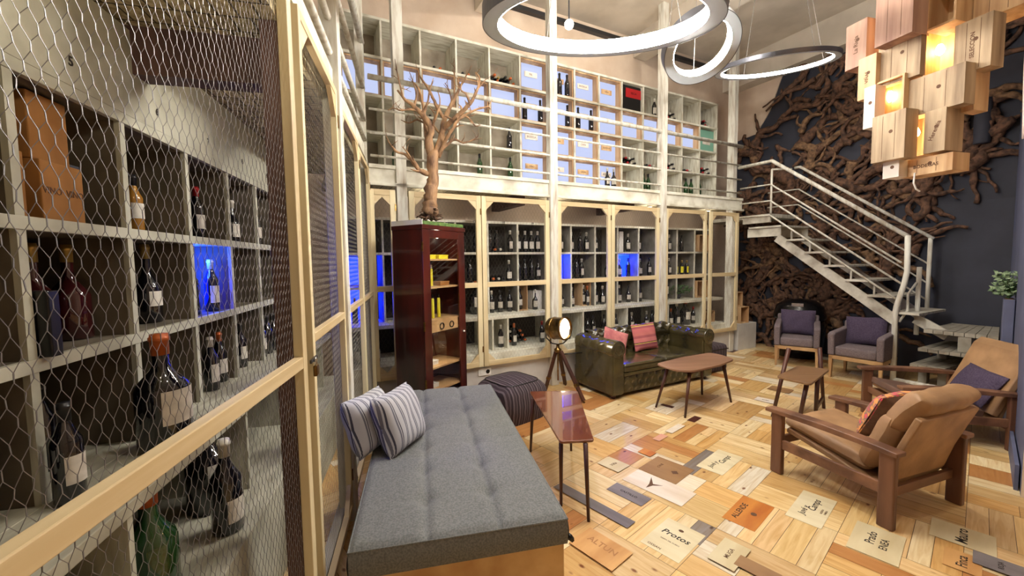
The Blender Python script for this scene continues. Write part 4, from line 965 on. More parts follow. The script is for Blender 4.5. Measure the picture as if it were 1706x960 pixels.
# ---- lounge armchairs: local X to the sitter's side, +Y forward
def lounge(label, P, rz, cush='tan', seat='tan', full=True):
    r = thing('lounge_armchair', label, 'armchair', P, rz, 'low wooden lounge armchairs with leather slings')
    W, D = .77, .78; hw, hd = W / 2, D / 2
    for sx in (-1, 1):
        for sy in (-1, 1):
            x = sx * (hw - .025); y = sy * (hd - .04)
            mb = MB(); mb.bb(x - .022, x + .022, y - .042, y + .042, 0, .492 if sy > 0 else .485); mb.build('leg', M['chairwoodv'], r, bevel=.008)
        x = sx * (hw - .028)
        mb = MB()
        n = 10; prof = [(-hd - .02 + (D + .06) * k / n) for k in range(n + 1)]
        top = [.512 + .018 * math.sin(math.pi * k / n) for k in range(n + 1)]
        poly = [(prof[k], top[k]) for k in range(n + 1)] + [(prof[k], top[k] - .028 - .012 * math.sin(math.pi * k / n)) for k in range(n, -1, -1)]
        mb.prism(poly, lambda y, z: (x - .045, y, z - .02), lambda y, z: (x + .045, y, z - .02)); mb.build('armrest', M['chairwood'], r, bevel=.006)
        MB().bb(x - .014, x + .014, -hd + .06, hd - .06, .20, .27).build('side_rail', M['chairwood'], r, bevel=.004)
    for y, z in ((hd - .05, .26), (-hd + .06, .20)): MB().bb(-hw + .045, hw - .045, y - .014, y + .014, z - .03, z + .03).build('cross_rail', M['chairwood'], r, bevel=.004)
    # sling: side profile points (y, z)
    sw = .30
    pr = [(.33, .335), (.20, .31), (0, .265), (-.20, .205), (-.27, .20), (-.30, .26), (-.345, .42), (-.40, .57), (-.45, .70)]
    def sheet(pr, xw, th, name, mat, zoff=0, rnd_=.01, smooth=True):
        mb = MB(); up_, lo = [], []
        for i, (y, z) in enumerate(pr):
            a_, b_ = pr[max(0, i - 1)], pr[min(len(pr) - 1, i + 1)]; d = Vector((b_[0] - a_[0], b_[1] - a_[1])).normalized(); nn = Vector((d.y, -d.x)) if d.x < 0 else Vector((-d.y, d.x))
            if nn.y < 0 and abs(nn.y) > .3: nn = -nn
            up_.append((y + nn.x * th[0], z + nn.y * th[0])); lo.append((y + nn.x * th[1], z + nn.y * th[1]))
        mb.prism(up_ + lo[::-1], lambda y, z: (-xw, y, z), lambda y, z: (xw, y, z))
        o = mb.build(name, M[mat], r, bevel=rnd_, seg=3, smooth=False); return o
    sheet(pr, sw, (.02, -.02), 'sling', 'tan', rnd_=.012)
    if full:
        def bolster(a_, b_, th, name, xw=.285, bend=0):
            a_, b_ = Vector(a_), Vector(b_); d = b_ - a_; L = d.length; d.normalize(); nn = Vector((-d.y, d.x))
            if nn.y < 0: nn = -nn
            mb = MB()
            def f(u, v):
                t = 2 * math.pi * u; cx_, sz_ = math.cos(t), math.sin(t); e = 2 / 5
                px_ = abs(cx_) ** e * (1 if cx_ > 0 else -1) * L / 2; pz_ = abs(sz_) ** (2 / 2.6) * (1 if sz_ > 0 else -1) * th / 2
                X_ = (2 * v - 1); k_ = (1 - abs(X_) ** 8) ** .35 if abs(X_) < 1 else 0
                q = (a_ + b_) / 2 + d * px_ * (.93 + .07 * k_) + nn * (pz_ * k_ - bend * (px_ / L * 2) ** 2)
                q += nn * .004 * math.sin(X_ * 9 + px_ * 20)
                return (X_ * xw, q.x, q.y)
            mb.grid(f, 32, 24); return mb.build(name, M['tan'], r, smooth=True)
        bolster((.37, .395), (-.20, .285), .11, 'seat_cushion')
        bolster((-.17, .29), (-.32, .66), .15, 'back_cushion')
        bolster((-.29, .60), (-.44, .83), .15, 'head_cushion', bend=.02)
    else:
        sheet([(.35, .37), (.1, .33), (-.20, .26)], .285, (.04, -.02), 'seat_pad', 'tandark')
        sheet([(-.25, .27), (-.37, .54), (-.48, .80), (-.52, .84), (-.58, .82)], .31, (.02, -.03), 'back_pad', 'tan')
    return r
# front chair feet (1.99,3.06) front, (2.25,2.33) rear, (2.96,2.62) rear
f1 = Vector((-.335, .942, 0)).normalized()
C1 = Vector((2.475, 2.83, 0)); lounge('tan leather lounge armchair with thick bolster cushions, the one nearer the camera', C1, math.atan2(-f1.x, f1.y))
f2 = Vector((-.95, .30, 0)).normalized()
C2 = Vector((3.95, 3.77, 0)); lounge('thin-padded lounge armchair with bare sling back against the blue-grey wall', C2, math.atan2(-f2.x, f2.y), full=False)
def local(Pc, rz, x, y, z): return Vector((Pc.x + x * math.cos(rz) - y * math.sin(rz), Pc.y + x * math.sin(rz) + y * math.cos(rz), z))
z1 = math.atan2(-f1.x, f1.y); z2 = math.atan2(-f2.x, f2.y)
def setcush(o, P, rz, tilt, roll=0):
    o.location = P; o.rotation_euler = (Matrix.Rotation(rz, 3, 'Z') @ Matrix.Rotation(tilt, 3, 'X') @ Matrix.Rotation(roll, 3, 'Y')).to_euler()
o = cushion('cushion', 'embroidered pink and orange cushion on the nearer lounge armchair', (0, 0, 0), (0, 0, 0), .40, .34, .14, 'brownfab', seed=7, piping='floral')
setcush(o, local(C1, z1, .04, -.06, .42), z1, R_(24))
fl_ = pillow_mb(.395, .335, .142, 16, seed=7)
mb = MB(); mb.grid(lambda u, v: (lambda x, z: (x * .2, .006 + .071 * max(0, (1 - abs(x) ** 3.2)) ** .55 * max(0, (1 - abs(z) ** 3.2)) ** .55, z * .165 + .17))(2 * u - 1, 2 * v - 1), 16, 16)
mb.build('embroidered_front', M['floral'], o, smooth=True)
o = cushion('cushion', 'plain aubergine cushion on the lounge armchair by the blue-grey wall', (0, 0, 0), (0, 0, 0), .46, .32, .12, 'purplefab', seed=8)
setcush(o, local(C2, z2, -.02, -.21, .33), z2, R_(30), R_(-4))

# ---- upholstered tub chairs
def tub(label, P, rz, W=.56, D=.56):
    r = thing('tub_chair', label, 'armchair', P, rz, 'taupe tub chairs under the stair')
    hw = W / 2
    for sx in (-1, 1):
        for y in (.0, -D + .05):
            x = sx * (hw - .03); MB().prism([(x - .022, y - .044), (x + .022, y - .044), (x + .022, y), (x - .022, y)], lambda a_, b_: (x + (a_ - x) * .6, b_ * 1.0, 0), lambda a_, b_: (a_, b_, .30)).build('leg', M['lightwood'], r, bevel=.003)
    mb = MB(); mb.bb(-hw + .01, hw - .01, -.045, 0, .26, .31).bb(-hw + .01, hw - .01, -D + .0, -D + .05, .26, .31).bb(-hw + .008, -hw + .05, -D + .05, -.045, .26, .31).bb(hw - .05, hw - .008, -D + .05, -.045, .26, .31); mb.build('base_frame', M['lightwood'], r, bevel=.003)
    MB().bb(-hw + .075, hw - .075, -D + .09, .005, .312, .44).build('seat', M['tubfab'], r, bevel=.03, seg=4, smooth=True)
    for sx in (-1, 1):
        mb = MB(); x0, x1 = (sx * hw, sx * (hw - .075)); mb.prism([(.015, .312), (.03, .60), (-.03, .625), (-D + .02, .66), (-D + .02, .312)], lambda y, z: (x0 * (1 + .05 * (z - .3)), y, z), lambda y, z: (x1, y, z))
        mb.build('arm_panel', M['tubfab'], r, bevel=.02, seg=3)
    mb = MB(); mb.prism([(-D + .085, .312), (-D + .06, .74), (-D - .02, .74), (-D + .0, .312)], lambda y, z: (-hw + .01, y, z), lambda y, z: (hw - .01, y, z)); mb.build('backrest', M['tubfab'], r, bevel=.02, seg=3)
    return r
T1 = (Vector((4.0, 6.19, 0)) + Vector((4.46, 5.85, 0))) / 2; w1 = (Vector((4.46, 5.85, 0)) - Vector((4.0, 6.19, 0))).normalized()
a1 = math.atan2(w1.y, w1.x) + math.pi   # local X across; +Y must face camera
T2 = (Vector((4.33, 5.53, 0)) + Vector((4.63, 5.03, 0))) / 2; w2 = (Vector((4.60, 5.08, 0)) - Vector((4.28, 5.58, 0))).normalized()
a2 = math.atan2(w2.y, w2.x) + math.pi
tub('taupe tub chair with pine legs standing before the black drum', T1, a1); tub('taupe tub chair with pine legs next to the white stair post', T2, a2, W=.59)
for T, a_, lb, sd in ((T1, a1, 'aubergine cushion on the tub chair before the black drum', 11), (T2, a2, 'aubergine cushion on the tub chair by the stair post', 12)):
    o = cushion('cushion', lb, (0, 0, 0), (0, 0, 0), .45, .38, .13, 'purplefab', 'aubergine cushions on the tub chairs', sd)
    setcush(o, local(T, a_, 0, -.37, .45), a_, R_(14), R_(4 if sd == 12 else 0))

# ---- mahogany display cabinet
P0 = Vector((-.82, 3.78, 0)); ca_ = R_(59)     # local X runs along the glazed front away from camera, Y to the left
CWd, CDp, CH = .63, .39, 2.0
cb = thing('display_cabinet', 'tall mahogany display cabinet with a glazed door, carrying the bare tree', 'cabinet', P0, ca_)
MB().bb(0, .022, .02, CDp, 0, CH - .04).build('side_panel', M['mahog'], cb); MB().bb(CWd - .022, CWd, .02, CDp, 0, CH - .04).build('side_panel', M['mahog'], cb)
MB().bb(.022, CWd - .022, CDp - .015, CDp, 0, CH - .04).build('back_panel', M['mahog'], cb)
MB().bb(.022, CWd - .022, .02, CDp - .015, .0, .10).build('plinth', M['mahog'], cb)
MB().bb(-.008, CWd + .008, -.008, CDp + .005, CH - .04, CH - .0).build('cornice', M['mahog'], cb, bevel=.004)
d = thing('x', None, None); bpy.data.objects.remove(d)
dr = MB(); dr.bb(.002, .10, 0, .02, .06, CH - .045).bb(CWd - .10, CWd - .002, 0, .02, .06, CH - .045).bb(.10, CWd - .10, 0, .02, .06, .16).bb(.10, CWd - .10, 0, .02, CH - .12, CH - .045)
dr = dr.build('door', M['mahog'], cb, bevel=.003)
MB().bb(.10, CWd - .10, .008, .011, .16, CH - .12).build('glass_pane', M['glass'], dr)
MB().lathe([(.008, 0), (.012, .012), (.006, .02)], 12, (CWd - .05, -.001, .92), Matrix.Rotation(R_(90), 3, 'X')).build('knob', M['whiteplastic'], dr, smooth=True)
for z in (.45, 1.0, 1.75): MB().bb(-.004, .008, -.004, .012, z, z + .09).build('hinge', M['brass'], dr)
for z in (.39, .62, 1.085, 1.41, 1.68): MB().bb(.024, CWd - .024, .03, CDp - .017, z - .016, z).build('shelf', M['lightwood'], cb)
dw = MB(); dw.bb(.105, CWd - .105, .026, .30, .965, 1.068); dw = dw.build('drawer', M['lightwood'], cb)
for x in (.27, .42): MB().tube([(x + .03 * math.cos(t * math.pi / 6), .022, 1.015 + .03 * math.sin(t * math.pi / 6)) for t in range(13)], .006, 6).build('ring_pull', M['black'], dw)
def loc_cab(x, y, z): return fr(ca_, x, y, z, P0)
for k, (x, z, h) in enumerate([(.19, 1.41, .24), (.26, 1.41, .21), (.27, 1.085, .24), (.36, 1.085, .24)]):
    t = thing('corkscrew_box', ['tall yellow tube at the edge of the second cabinet shelf', 'shorter yellow tube on the second cabinet shelf', 'yellow handled opener on the drawer shelf nearer the hinge', 'yellow handled opener on the drawer shelf nearer the knob'][k], 'opener', loc_cab(x, .14, z + .001), ca_, 'yellow openers in the cabinet')
    MB().lathe([(.016, 0), (.018, .004), (.016, h * .8), (.010, h * .84)], 12).build('body', M['yellow'], t, smooth=True); MB().lathe([(.011, h * .84), (.012, h), (.006, h + .004)], 12).build('tip', M['whiteplastic' if k < 2 else 'black'], t, smooth=True)
for k, (x, z, m_) in enumerate([(.22, 1.68, 'yellow'), (.41, 1.68, 'yellow'), (.42, 1.41, 'card'), (.22, .62, 'paper'), (.22, .39, 'paper')]):
    t = thing('flat_box', ['flat yellow box on the top cabinet shelf by the hinge', 'flat yellow box on the top cabinet shelf by the knob side', 'flat brown box on the second cabinet shelf', 'folded white paper on the lower cabinet shelf', 'white card on the lowest cabinet shelf'][k], 'box', loc_cab(x, .15, z + .001), ca_, 'flat boxes in the cabinet')
    MB().bb(-.07, .07, -.05, .05, 0, .03).build('lower_half', M[m_], t, bevel=.002); MB().bb(-.072, .072, -.052, .052, .03, .042).build('upper_half', M[m_], t, bevel=.002)

lamp('cabinet_light', 'POINT', (CWd / 2, .10, CH - .10), 1.6, (1, .86, .66), .03, parent=cb)  # added fill lights that brighten the shelves behind the glass
lamp('cabinet_light', 'POINT', (CWd / 2, .06, .80), 1.0, (1, .86, .66), .03, parent=cb)
# ---- black drum behind the tub chairs
dm = thing('drum', 'large black glossy drum with a small metal plate behind the tub chair', 'drum', Vector((4.80, 6.78, 0)))
MB().lathe([(.30, 0), (.33, .03), (.34, .2), (.36, .4), (.36, .55), (.33, .62)], 32).build('drum_body', M['black'], dm, smooth=True)
MB().lathe([(.335, .62), (.37, .63), (.37, .68), (.33, .84), (.22, .93), (.02, .96)], 32).build('lid', M['black'], dm, smooth=True)
MB().box((-.20, -.235, .88), (.16, .012, .05), Matrix.Rotation(R_(-42), 3, 'Z')).build('metal_plate', M['steel'], dm)
# ---- socket
sk = thing('wall_socket', 'white double wall socket low on the wall by the pouf', 'socket', Bp(1.98, 4.528, .30), AB)
MB().bb(-.085, .085, -.012, .0, -.045, .045).build('face_plate', M['whiteplastic'], sk, bevel=.003)
for x in (-.04, .04): MB().lathe([(.026, 0), (.026, .004), (.02, .005)], 16, (x, -.011, 0), Matrix.Rotation(R_(90), 3, 'X')).build('outlet', M['black' if x > 0 else 'whiteplastic'], sk)
# ================================================================== STAIR, ROOTS, LAMPS, TREE
# local frame of the stair: X comes off the long wall, Y towards the roots wall; top landing at z 2.30
stp = thing('staircase', 'white distressed steel staircase climbing to the balcony in front of the roots', 'staircase', OS, AS)
YF, YB = .04, .84
def stb(name, mb, mat='stairwash', **k): return mb.build(name, M[mat], stp, **k)
stb('landing', MB().bb(-.7, .56, YF, YB, 2.30, 2.36).bb(.10, .56, YF - .02, YF + .02, 2.22, 2.36), bevel=.004)
# stringers
def xz(x0, z0, x1, z1, y, h, th): 
    d = Vector((x1 - x0, z1 - z0)).normalized(); n = Vector((-d.y, d.x)) * h / 2
    return [(x0 + n.x, z0 + n.y), (x1 + n.x, z1 + n.y), (x1 - n.x, z1 - n.y), (x0 - n.x, z0 - n.y)]
sx0, sz0, sx1, sz1 = .66, 1.965, 2.20, .79
for y in (YF, YB - .02):
    mb = MB(); mb.prism(xz(sx0, sz0, sx1, sz1, y, .13, .02), lambda x, z: (x, y, z), lambda x, z: (x, y + .02, z)); stb('stringer', mb)
    stb('stringer', MB().bb(.18, .72, y, y + .02, 1.99, 2.128))
nst = 7
for y in ():
    pass
for k in range(nst):
    x = .22 if k == 0 else .82 + .265 * (k - 1); z = 2.13 if k == 0 else 1.90 - .20 * (k - 1)
    stb('tread', MB().bb(x, x + (.52 if k == 0 else .27), YF - .04, YB, z, z + .03), bevel=.003)
    if k: stb('tread_bracket', MB().bb(x + .05, x + .07, YF, YF + .02, z + .03, z + .16))
# railings, near (Y=0) and far (Y=.80)
def rail(y, hz, bars, post_bend):
    for i_, (dz, rad) in enumerate(bars):
        mb = MB(); pts = [(0.06, y, hz + dz), (.57, y, hz + dz - .01), (2.22, y, hz + dz - 1.27)]
        if i_ == 0: pts = [(.02 if y < .5 else .5, y, hz), (.58, y, hz), (2.27, y, hz - 1.30)]
        stb('handrail' if i_ == 0 else 'guard_bar', mb.tube(pts, rad, 10), 'whitepost', smooth=True)
rail(0, 3.19, [(0, .027), (-.36, .013), (-.62, .013), (-.85, .013)], True)
rail(.80, 3.17, [(0, .022), (-.36, .011), (-.62, .011), (-.85, .011)], False)
stb('newel', MB().tube([(2.27, 0, 1.90), (2.28, 0, 1.45), (2.26, 0, 1.30), (2.20, -.02, 1.0), (2.19, -.02, .9), (2.20, -.02, .03)], .030, 12), 'whitepost', smooth=True)
stb('newel', MB().tube([(2.30, .30, 1.5), (2.30, .30, .62)], .026, 12), 'whitepost', smooth=True)
stb('newel', MB().tube([(2.24, .80, 1.88), (2.24, .80, .86)], .024, 12), 'whitepost', smooth=True)
stb('baluster', MB().tube([(.57, .02, 3.06), (.57, .02, 2.36)], .016, 8).tube([(.57, .02, 3.06), (.72, .3, 3.06)], .014, 8), 'whitepost', smooth=True)
stb('foot_rail', MB().tube([(2.20, -.02, .05), (2.48, -.02, .05), (2.9, -.02, .05)], .028, 10), 'whitepost', smooth=True)
stb('twist_bar', MB().tube([(2.22, .02, .80), (2.27, .1, .95), (2.24, .18, 1.15), (2.29, .27, 1.3)], .014, 8), 'whitepost', smooth=True)
stb('low_stringer', MB().beam((2.32, .2, .84), (2.62, .2, .66), .03, .12), 'stairwash')
# pallet steps: three decks on blocks, cut to the slanting end wall
ps = thing('pallet_steps', 'whitewashed pallet platform with two lower steps at the stair foot', 'step', OS, AS)
def xr(y): return 3.06 - .20 * (y - .05) / .95
def deck(x0, y0, y1, z, th, n, right=None):
    for k in range(n):
        def X(f, y): r_ = right if right else xr(y); return x0 + (r_ - x0) * f
        f0, f1 = k / n + .004, (k + 1) / n - .004
        MB().slab([(X(f0, y0), y0), (X(f1, y0), y0), (X(f1, y1), y1), (X(f0, y1), y1)], z - th, z).build('deck_board', M['greywash'], ps, bevel=.002)
deck(2.44, .06, .98, .735, .045, 7)
deck(2.42, -.02, .98, .505, .04, 7)
deck(2.36, -.04, .90, .30, .04, 4, 2.68)
for x in (2.74,): MB().bb(x, x + .11, .07, .16, .506, .69).build('block', M['greywash'], ps, bevel=.004)
for x in (2.46, 2.78):
    MB().bb(x, x + .09, .86, .96, .506, .69).build('block', M['greywash'], ps)
    MB().bb(x - .04, x + .05, .60, .70, 0.0 if x > 2.5 else .301, .464).build('block', M['greywash'], ps)
for x in (2.34, 2.52): MB().bb(x, x + .08, .3, .4, 0, .259).build('block', M['greywash'], ps)
MB().bb(2.50, 2.9, .50, .53, .56, .62).build('cross_slat', M['greywash'], ps)

# ---- vine roots on the wall
def root_mb(P, ang, L, r0, rg, wig=.6, seg=9, yoff=0):
    pts = []; x, z = P; a_ = ang; st = L / seg; y = yoff
    for k in range(seg + 1):
        pts.append((x, y, z)); a_ += rg.uniform(-wig, wig); x += math.cos(a_) * st; z += math.sin(a_) * st; y += rg.uniform(-.025, .025); y = min(-.01, max(-.17, y))
    rs = [max(.006, r0 * (1 - .6 * k / seg) * rg.uniform(.75, 1.35)) for k in range(seg + 1)]
    # subdivide smoothly
    P2, R2 = [], []
    for k in range(seg):
        for s in (0, .5):
            i0, i1, i2, i3 = max(0, k - 1), k, k + 1, min(seg, k + 2)
            q = [Vector(pts[i]) for i in (i0, i1, i2, i3)]; t = s
            P2.append(.5 * ((2 * q[1]) + (q[2] - q[0]) * t + (2 * q[0] - 5 * q[1] + 4 * q[2] - q[3]) * t * t + (3 * q[1] - q[0] - 3 * q[2] + q[3]) * t ** 3))
            R2.append((rs[k] * (1 - s) + rs[k + 1] * s) * rg.uniform(.85, 1.2))
    P2.append(Vector(pts[-1])); R2.append(rs[-1])
    return P2, R2
def inroot(x, z):
    # covered region on the wall in stair coordinates (x along, z up)
    px_top = 3.0
    if z > 5.15 or z < .15 or x < -.7: return False
    if z < 1.35: return x < 1.95 and not (x > .9 and z < .5)
    if z < 2.1: return x < 2.1
    if z < 2.7: return x < 2.4 - (2.7 - z) * .2
    if z < 3.2: return x < 2.75
    if z < 3.9: return x < 3.0
    if z < 4.4: return x > -.25 + (z - 3.9) * .5 and x < 2.85
    return x > .05 + (z - 4.4) * .5 and x < 2.85
rg = random.Random(5); nroot = 0
gname = {0: ('gnarled brown vine root on the dark wall above the stair rail', 'vine roots above the stair'), 1: ('gnarled brown vine root on the dark wall below the stair', 'vine roots below the stair'), 2: ('gnarled vine root high on the wall beside the crate lamp', 'vine roots beside the crate lamp')}
wallM = Matrix.Translation(Sp(0, WR)) @ Matrix.Rotation(AS, 4, 'Z')
tries = 0
while nroot < 296 and tries < 6000:
    tries += 1
    x, z = rg.uniform(-.6, 2.8), rg.uniform(.2, 5.1)
    if not inroot(x, z): continue
    ang = rg.uniform(0, 2 * math.pi); L = rg.uniform(.40, .95); r0 = rg.uniform(.036, .072)
    if rg.random() < .12: r0 *= 1.5
    ex, ez = x + math.cos(ang) * L * .5, z + math.sin(ang) * L * .5
    if not inroot(ex, ez): continue
    P2, R2 = root_mb((x, z), ang, L, r0, rg, .75, 9, rg.uniform(-.15, -.02))
    c0 = Vector(P2[0]); mb = MB(); mb.tube([p - c0 for p in P2], R2, 7)
    for _ in range(1 if rg.random() < .6 else 2):
        k = rg.randint(3, 11); P3, R3 = root_mb((P2[k].x, P2[k].z), ang + rg.choice([-1, 1]) * rg.uniform(.6, 1.2), L * .5, R2[k] * .7, rg, .6, 5, P2[k].y); mb.tube([p - c0 for p in P3], R3, 6)
    o = mb.build('vine_root', M['root' if rg.random() < .8 else 'root2'], smooth=True, recalc=False)
    o.matrix_world = wallM @ Matrix.Translation(c0)
    below = z < 2.25 - (x - .6) * .75 and z < 2.2
    g = 1 if below else (2 if x > 1.9 and z > 2.9 else 0)
    tag(o, gname[g][0], 'root', gname[g][1]); nroot += 1
# dark cylinder and little shelf props by the roots
cy = thing('wall_tube', 'dark vertical metal tube among the roots beside the crate lamp', 'tube', Sp(2.62, WR - .13, 3.05))
MB().lathe([(.075, 0), (.078, .01), (.078, .52)], 20).build('tube_body', M['slate'], cy, smooth=True); MB().lathe([(.082, .52), (.082, .55), (.03, .57)], 20).build('tube_cap', M['slate'], cy, smooth=True)

# ---- tripod lamp
T_ = Vector((.55, 4.93, 0)); H = .86
tl = thing('tripod_lamp', 'brass searchlight on a brown wooden tripod between pouf and sofa', 'lamp', T_)
feet = [pixz(908, 652, 0), pixz(942, 642, 0), pixz(974, 672, 0)]
for p in feet:
    f = Vector((p.x - T_.x, p.y - T_.y, 0)); top = Vector((f.x * .12, f.y * .12, .55))
    g = f.lerp(top, .25); MB().beam(f.lerp(top, .04), top, .044, .03).build('leg', M['walnutd'], tl, bevel=.003)
    MB().tube([f, f.lerp(top, .12)], .010, 8).build('leg_tip', M['brass'], tl)
    MB().beam(f.lerp(top, .30), f.lerp(top, .36), .052, .038).build('leg_clamp', M['brass'], tl)
MB().tube([(0, 0, .18), (0, 0, .62)], .010, 10).build('centre_column', M['brass'], tl, smooth=True)
MB().lathe([(.035, .53), (.045, .545), (.045, .57), (.02, .585), (.018, .63)], 16).build('tripod_head', M['brass'], tl, smooth=True)
MB().tube([(-.145, 0, .81), (-.14, 0, .71), (-.07, 0, .64), (0, 0, .625), (.07, 0, .64), (.14, 0, .71), (.145, 0, .81)], .008, 8).build('yoke', M['darksteel'], tl, smooth=True)
MB().tube([(.02, .0, .50), (.30, .02, .515)], .008, 8).build('pan_handle', M['black'], tl, smooth=True)
hd_dir = Vector((.72, -.62, .06)).normalized(); hc = Vector((0, 0, .825))
q = hd_dir.to_track_quat('Z', 'Y').to_matrix()
hp = hc - hd_dir * .11
MB().lathe([(.055, -.04), (.10, -.02), (.128, .015), (.134, .08), (.134, .20), (.143, .205), (.143, .228), (.128, .228), (.122, .15), (.06, .06), (.02, .05)], 28, hp, q).build('lamp_head', M['brass'], tl, smooth=True)
MB().lathe([(.001, .198), (.122, .20), (.122, .204), (.001, .208)], 24, hp, q).build('lamp_lens', em('lamp_lens_glow', (255, 232, 196), 9), tl)
MB().lathe([(.136, .06), (.140, .07), (.136, .08)], 24, hp, q).build('cooling_ring', M['brass'], tl, smooth=True)
lamp('searchlight_beam', 'SPOT', hp + hd_dir * .24, 22, (1, .86, .66), .09, hd_dir.to_track_quat('-Z', 'Y').to_euler(), R_(110), .8, parent=tl)

# ---- three suspended LED rings
def ring(label, C, R, tilt, ratio, hang, band=.11, h=.10, cn=4):
    """tilt: slope of the long axis as seen, ratio: short axis over long axis as seen from the entrance"""
    r = thing('ring_pendant', label, 'pendant light', C, 0, 'suspended LED ring lights')
    v = (C - CAMP).normalized(); rt = v.cross(CU).normalized(); up_ = rt.cross(v).normalized()
    e1 = (rt * math.cos(tilt) + up_ * math.sin(tilt)).normalized(); sp = (up_ * math.cos(tilt) - rt * math.sin(tilt)).normalized()
    e2 = (v * math.sqrt(1 - ratio ** 2) - sp * ratio).normalized(); e3 = e1.cross(e2)
    if e3.z < 0: e3 = -e3
    Q = Matrix((e1, e2, e3)).transposed()
    def rg_(prof, name, mat):
        n = 96; mb = MB(); vs = []
        for (rr, z) in prof:
            for k in range(n):
                a_ = 2 * math.pi * k / n; vs.append(Q @ Vector((rr * math.cos(a_), rr * math.sin(a_), z)))
        m_ = len(prof); fs = [(i * n + k, i * n + (k + 1) % n, ((i + 1) % m_) * n + (k + 1) % n, ((i + 1) % m_) * n + k) for i in range(m_) for k in range(n)]
        mb.add(vs, fs); return mb.build(name, M[mat], r, smooth=False)
    rg_([(R, h), (R, 0), (R - .005, 0), (R - .005, h)], 'outer_band', 'ringdark')
    rg_([(R - .005, h), (R - .005, 0.002), (R - band, 0.002), (R - band, h)], 'ring_body', 'ring')
    rg_([(R - band - .001, h - .004), (R - band - .006, h - .004), (R - band - .006, .004), (R - band - .001, .004)], 'light_strip', 'ringlit')
    for k in range(cn):
        a_ = 2 * math.pi * k / cn + .6; p = Q @ Vector(((R - band / 2) * math.cos(a_), (R - band / 2) * math.sin(a_), h))
        top = Vector((p.x * .25, p.y * .25, hang - C[2])); MB().tube([p, top], .003, 4).build('hanging_wire', M['cable'], r)
    MB().lathe([(.10, hang - C[2] - .03), (.11, hang - C[2] - .02), (.11, hang - C[2] - .001)], 20).build('ceiling_rose', M['ringdark'], r, smooth=True)
    return r
C = pix(997, 46, 2.8); ring('largest bright LED ring, tilted, hanging over the room', C, .765, R_(-4), .27, CEIL, band=.10)
C = pix(1170, 82, 3.7); ring('smaller steeply tilted LED ring behind the largest one', C, .325, R_(30), .80, CEIL, band=.08)
C = pix(1290, 112, 4.4); ring('flat tilted LED ring in front of the roots', C, .56, R_(-5), .17, CEIL, band=.06, h=.04)

# ---- unseen ceiling spots, put in above the view to light the room
def spot(P, label, W, aim, ang=100, col=(1, .92, .80)):
    r = thing('ceiling_spotlight', label, 'spotlight', P, 0, 'ceiling spotlights')
    d = (Vector(aim) - Vector(P)).normalized(); q = d.to_track_quat('Z', 'Y').to_matrix()
    MB().lathe([(.03, -.06), (.045, -.05), (.05, .05), (.052, .055), (.04, .055), (.03, .02)], 18, (0, 0, -.12), q).build('spot_head', M['darksteel'], r, smooth=True)
    MB().lathe([(.001, .034), (.036, .035), (.036, .038), (.001, .04)], 14, (0, 0, -.12), q).build('spot_lens', em('spot_glow', (255, 240, 214), 25), r)
    MB().tube([(0, 0, -.07), (0, 0, 0)], .012, 8).build('mounting_stem', M['darksteel'], r)
    lamp('spot_beam', 'SPOT', Vector((0, 0, -.12)) + d * .08, W, col, .05, d.to_track_quat('-Z', 'Y').to_euler(), R_(ang), .6, parent=r)
p = pix(947, 44, 3.6); 
for P, lb, W, aim, an in [((.3, 3.2, CEIL), 'ceiling spotlight aimed at the sofa side of the floor', CEIL_W * 2.2, (1.6, 4.0, 0), 110),
                      ((1.2, 1.2, CEIL), 'ceiling spotlight above the open floor by the daybed', CEIL_W * 2.2, (1.4, 2.2, 0), 110),
                      ((3.0, 4.2, CEIL), 'ceiling spotlight above the small table', CEIL_W * 1.6, (3.2, 4.6, 0), 105),
                      ((3.3, 5.8, CEIL), 'ceiling spotlight close to the stair end of the room', CEIL_W * 1.3, (4.0, 6.6, 1.5), 100),
                      ((-.2, .4, CEIL), 'ceiling spotlight over the near cage', CEIL_W * .12, (-.3, 1.6, 0), 120),
                      ((1.6, 4.4, CEIL), 'ceiling spotlight aimed at the balcony shelves', CEIL_W * 1.2, Bp(3.5, 5.0, 4.2), 120),
                      ((2.6, 3.0, CEIL), 'ceiling spotlight aimed at the pale wall over the shelves', CEIL_W * 2, Bp(5.2, 5.3, 5.0), 120)]:
    spot(P, lb, W, aim, an)
p = pix(948, 41, 3.7)
r = thing('hanging_spotlight', 'small bright spotlight hanging in front of the balcony, seen through the big ring', 'spotlight', p, 0, 'ceiling spotlights')
d = (CAMP - p).normalized(); q = d.to_track_quat('Z', 'Y').to_matrix()
MB().lathe([(.03, -.06), (.04, -.04), (.042, .02), (.036, .02), (.03, .0)], 18, (0, 0, 0), q).build('spot_head', M['whiteplastic'], r, smooth=True)
MB().lathe([(.001, .004), (.032, .005), (.032, .010), (.001, .014)], 16, (0, 0, 0), q).build('spot_lens', em('hot_lens', (255, 240, 220), 120), r)
MB().tube([(0, 0, .03), (0, 0, CEIL - p.z)], .006, 8).build('mounting_stem', M['darksteel'], r)
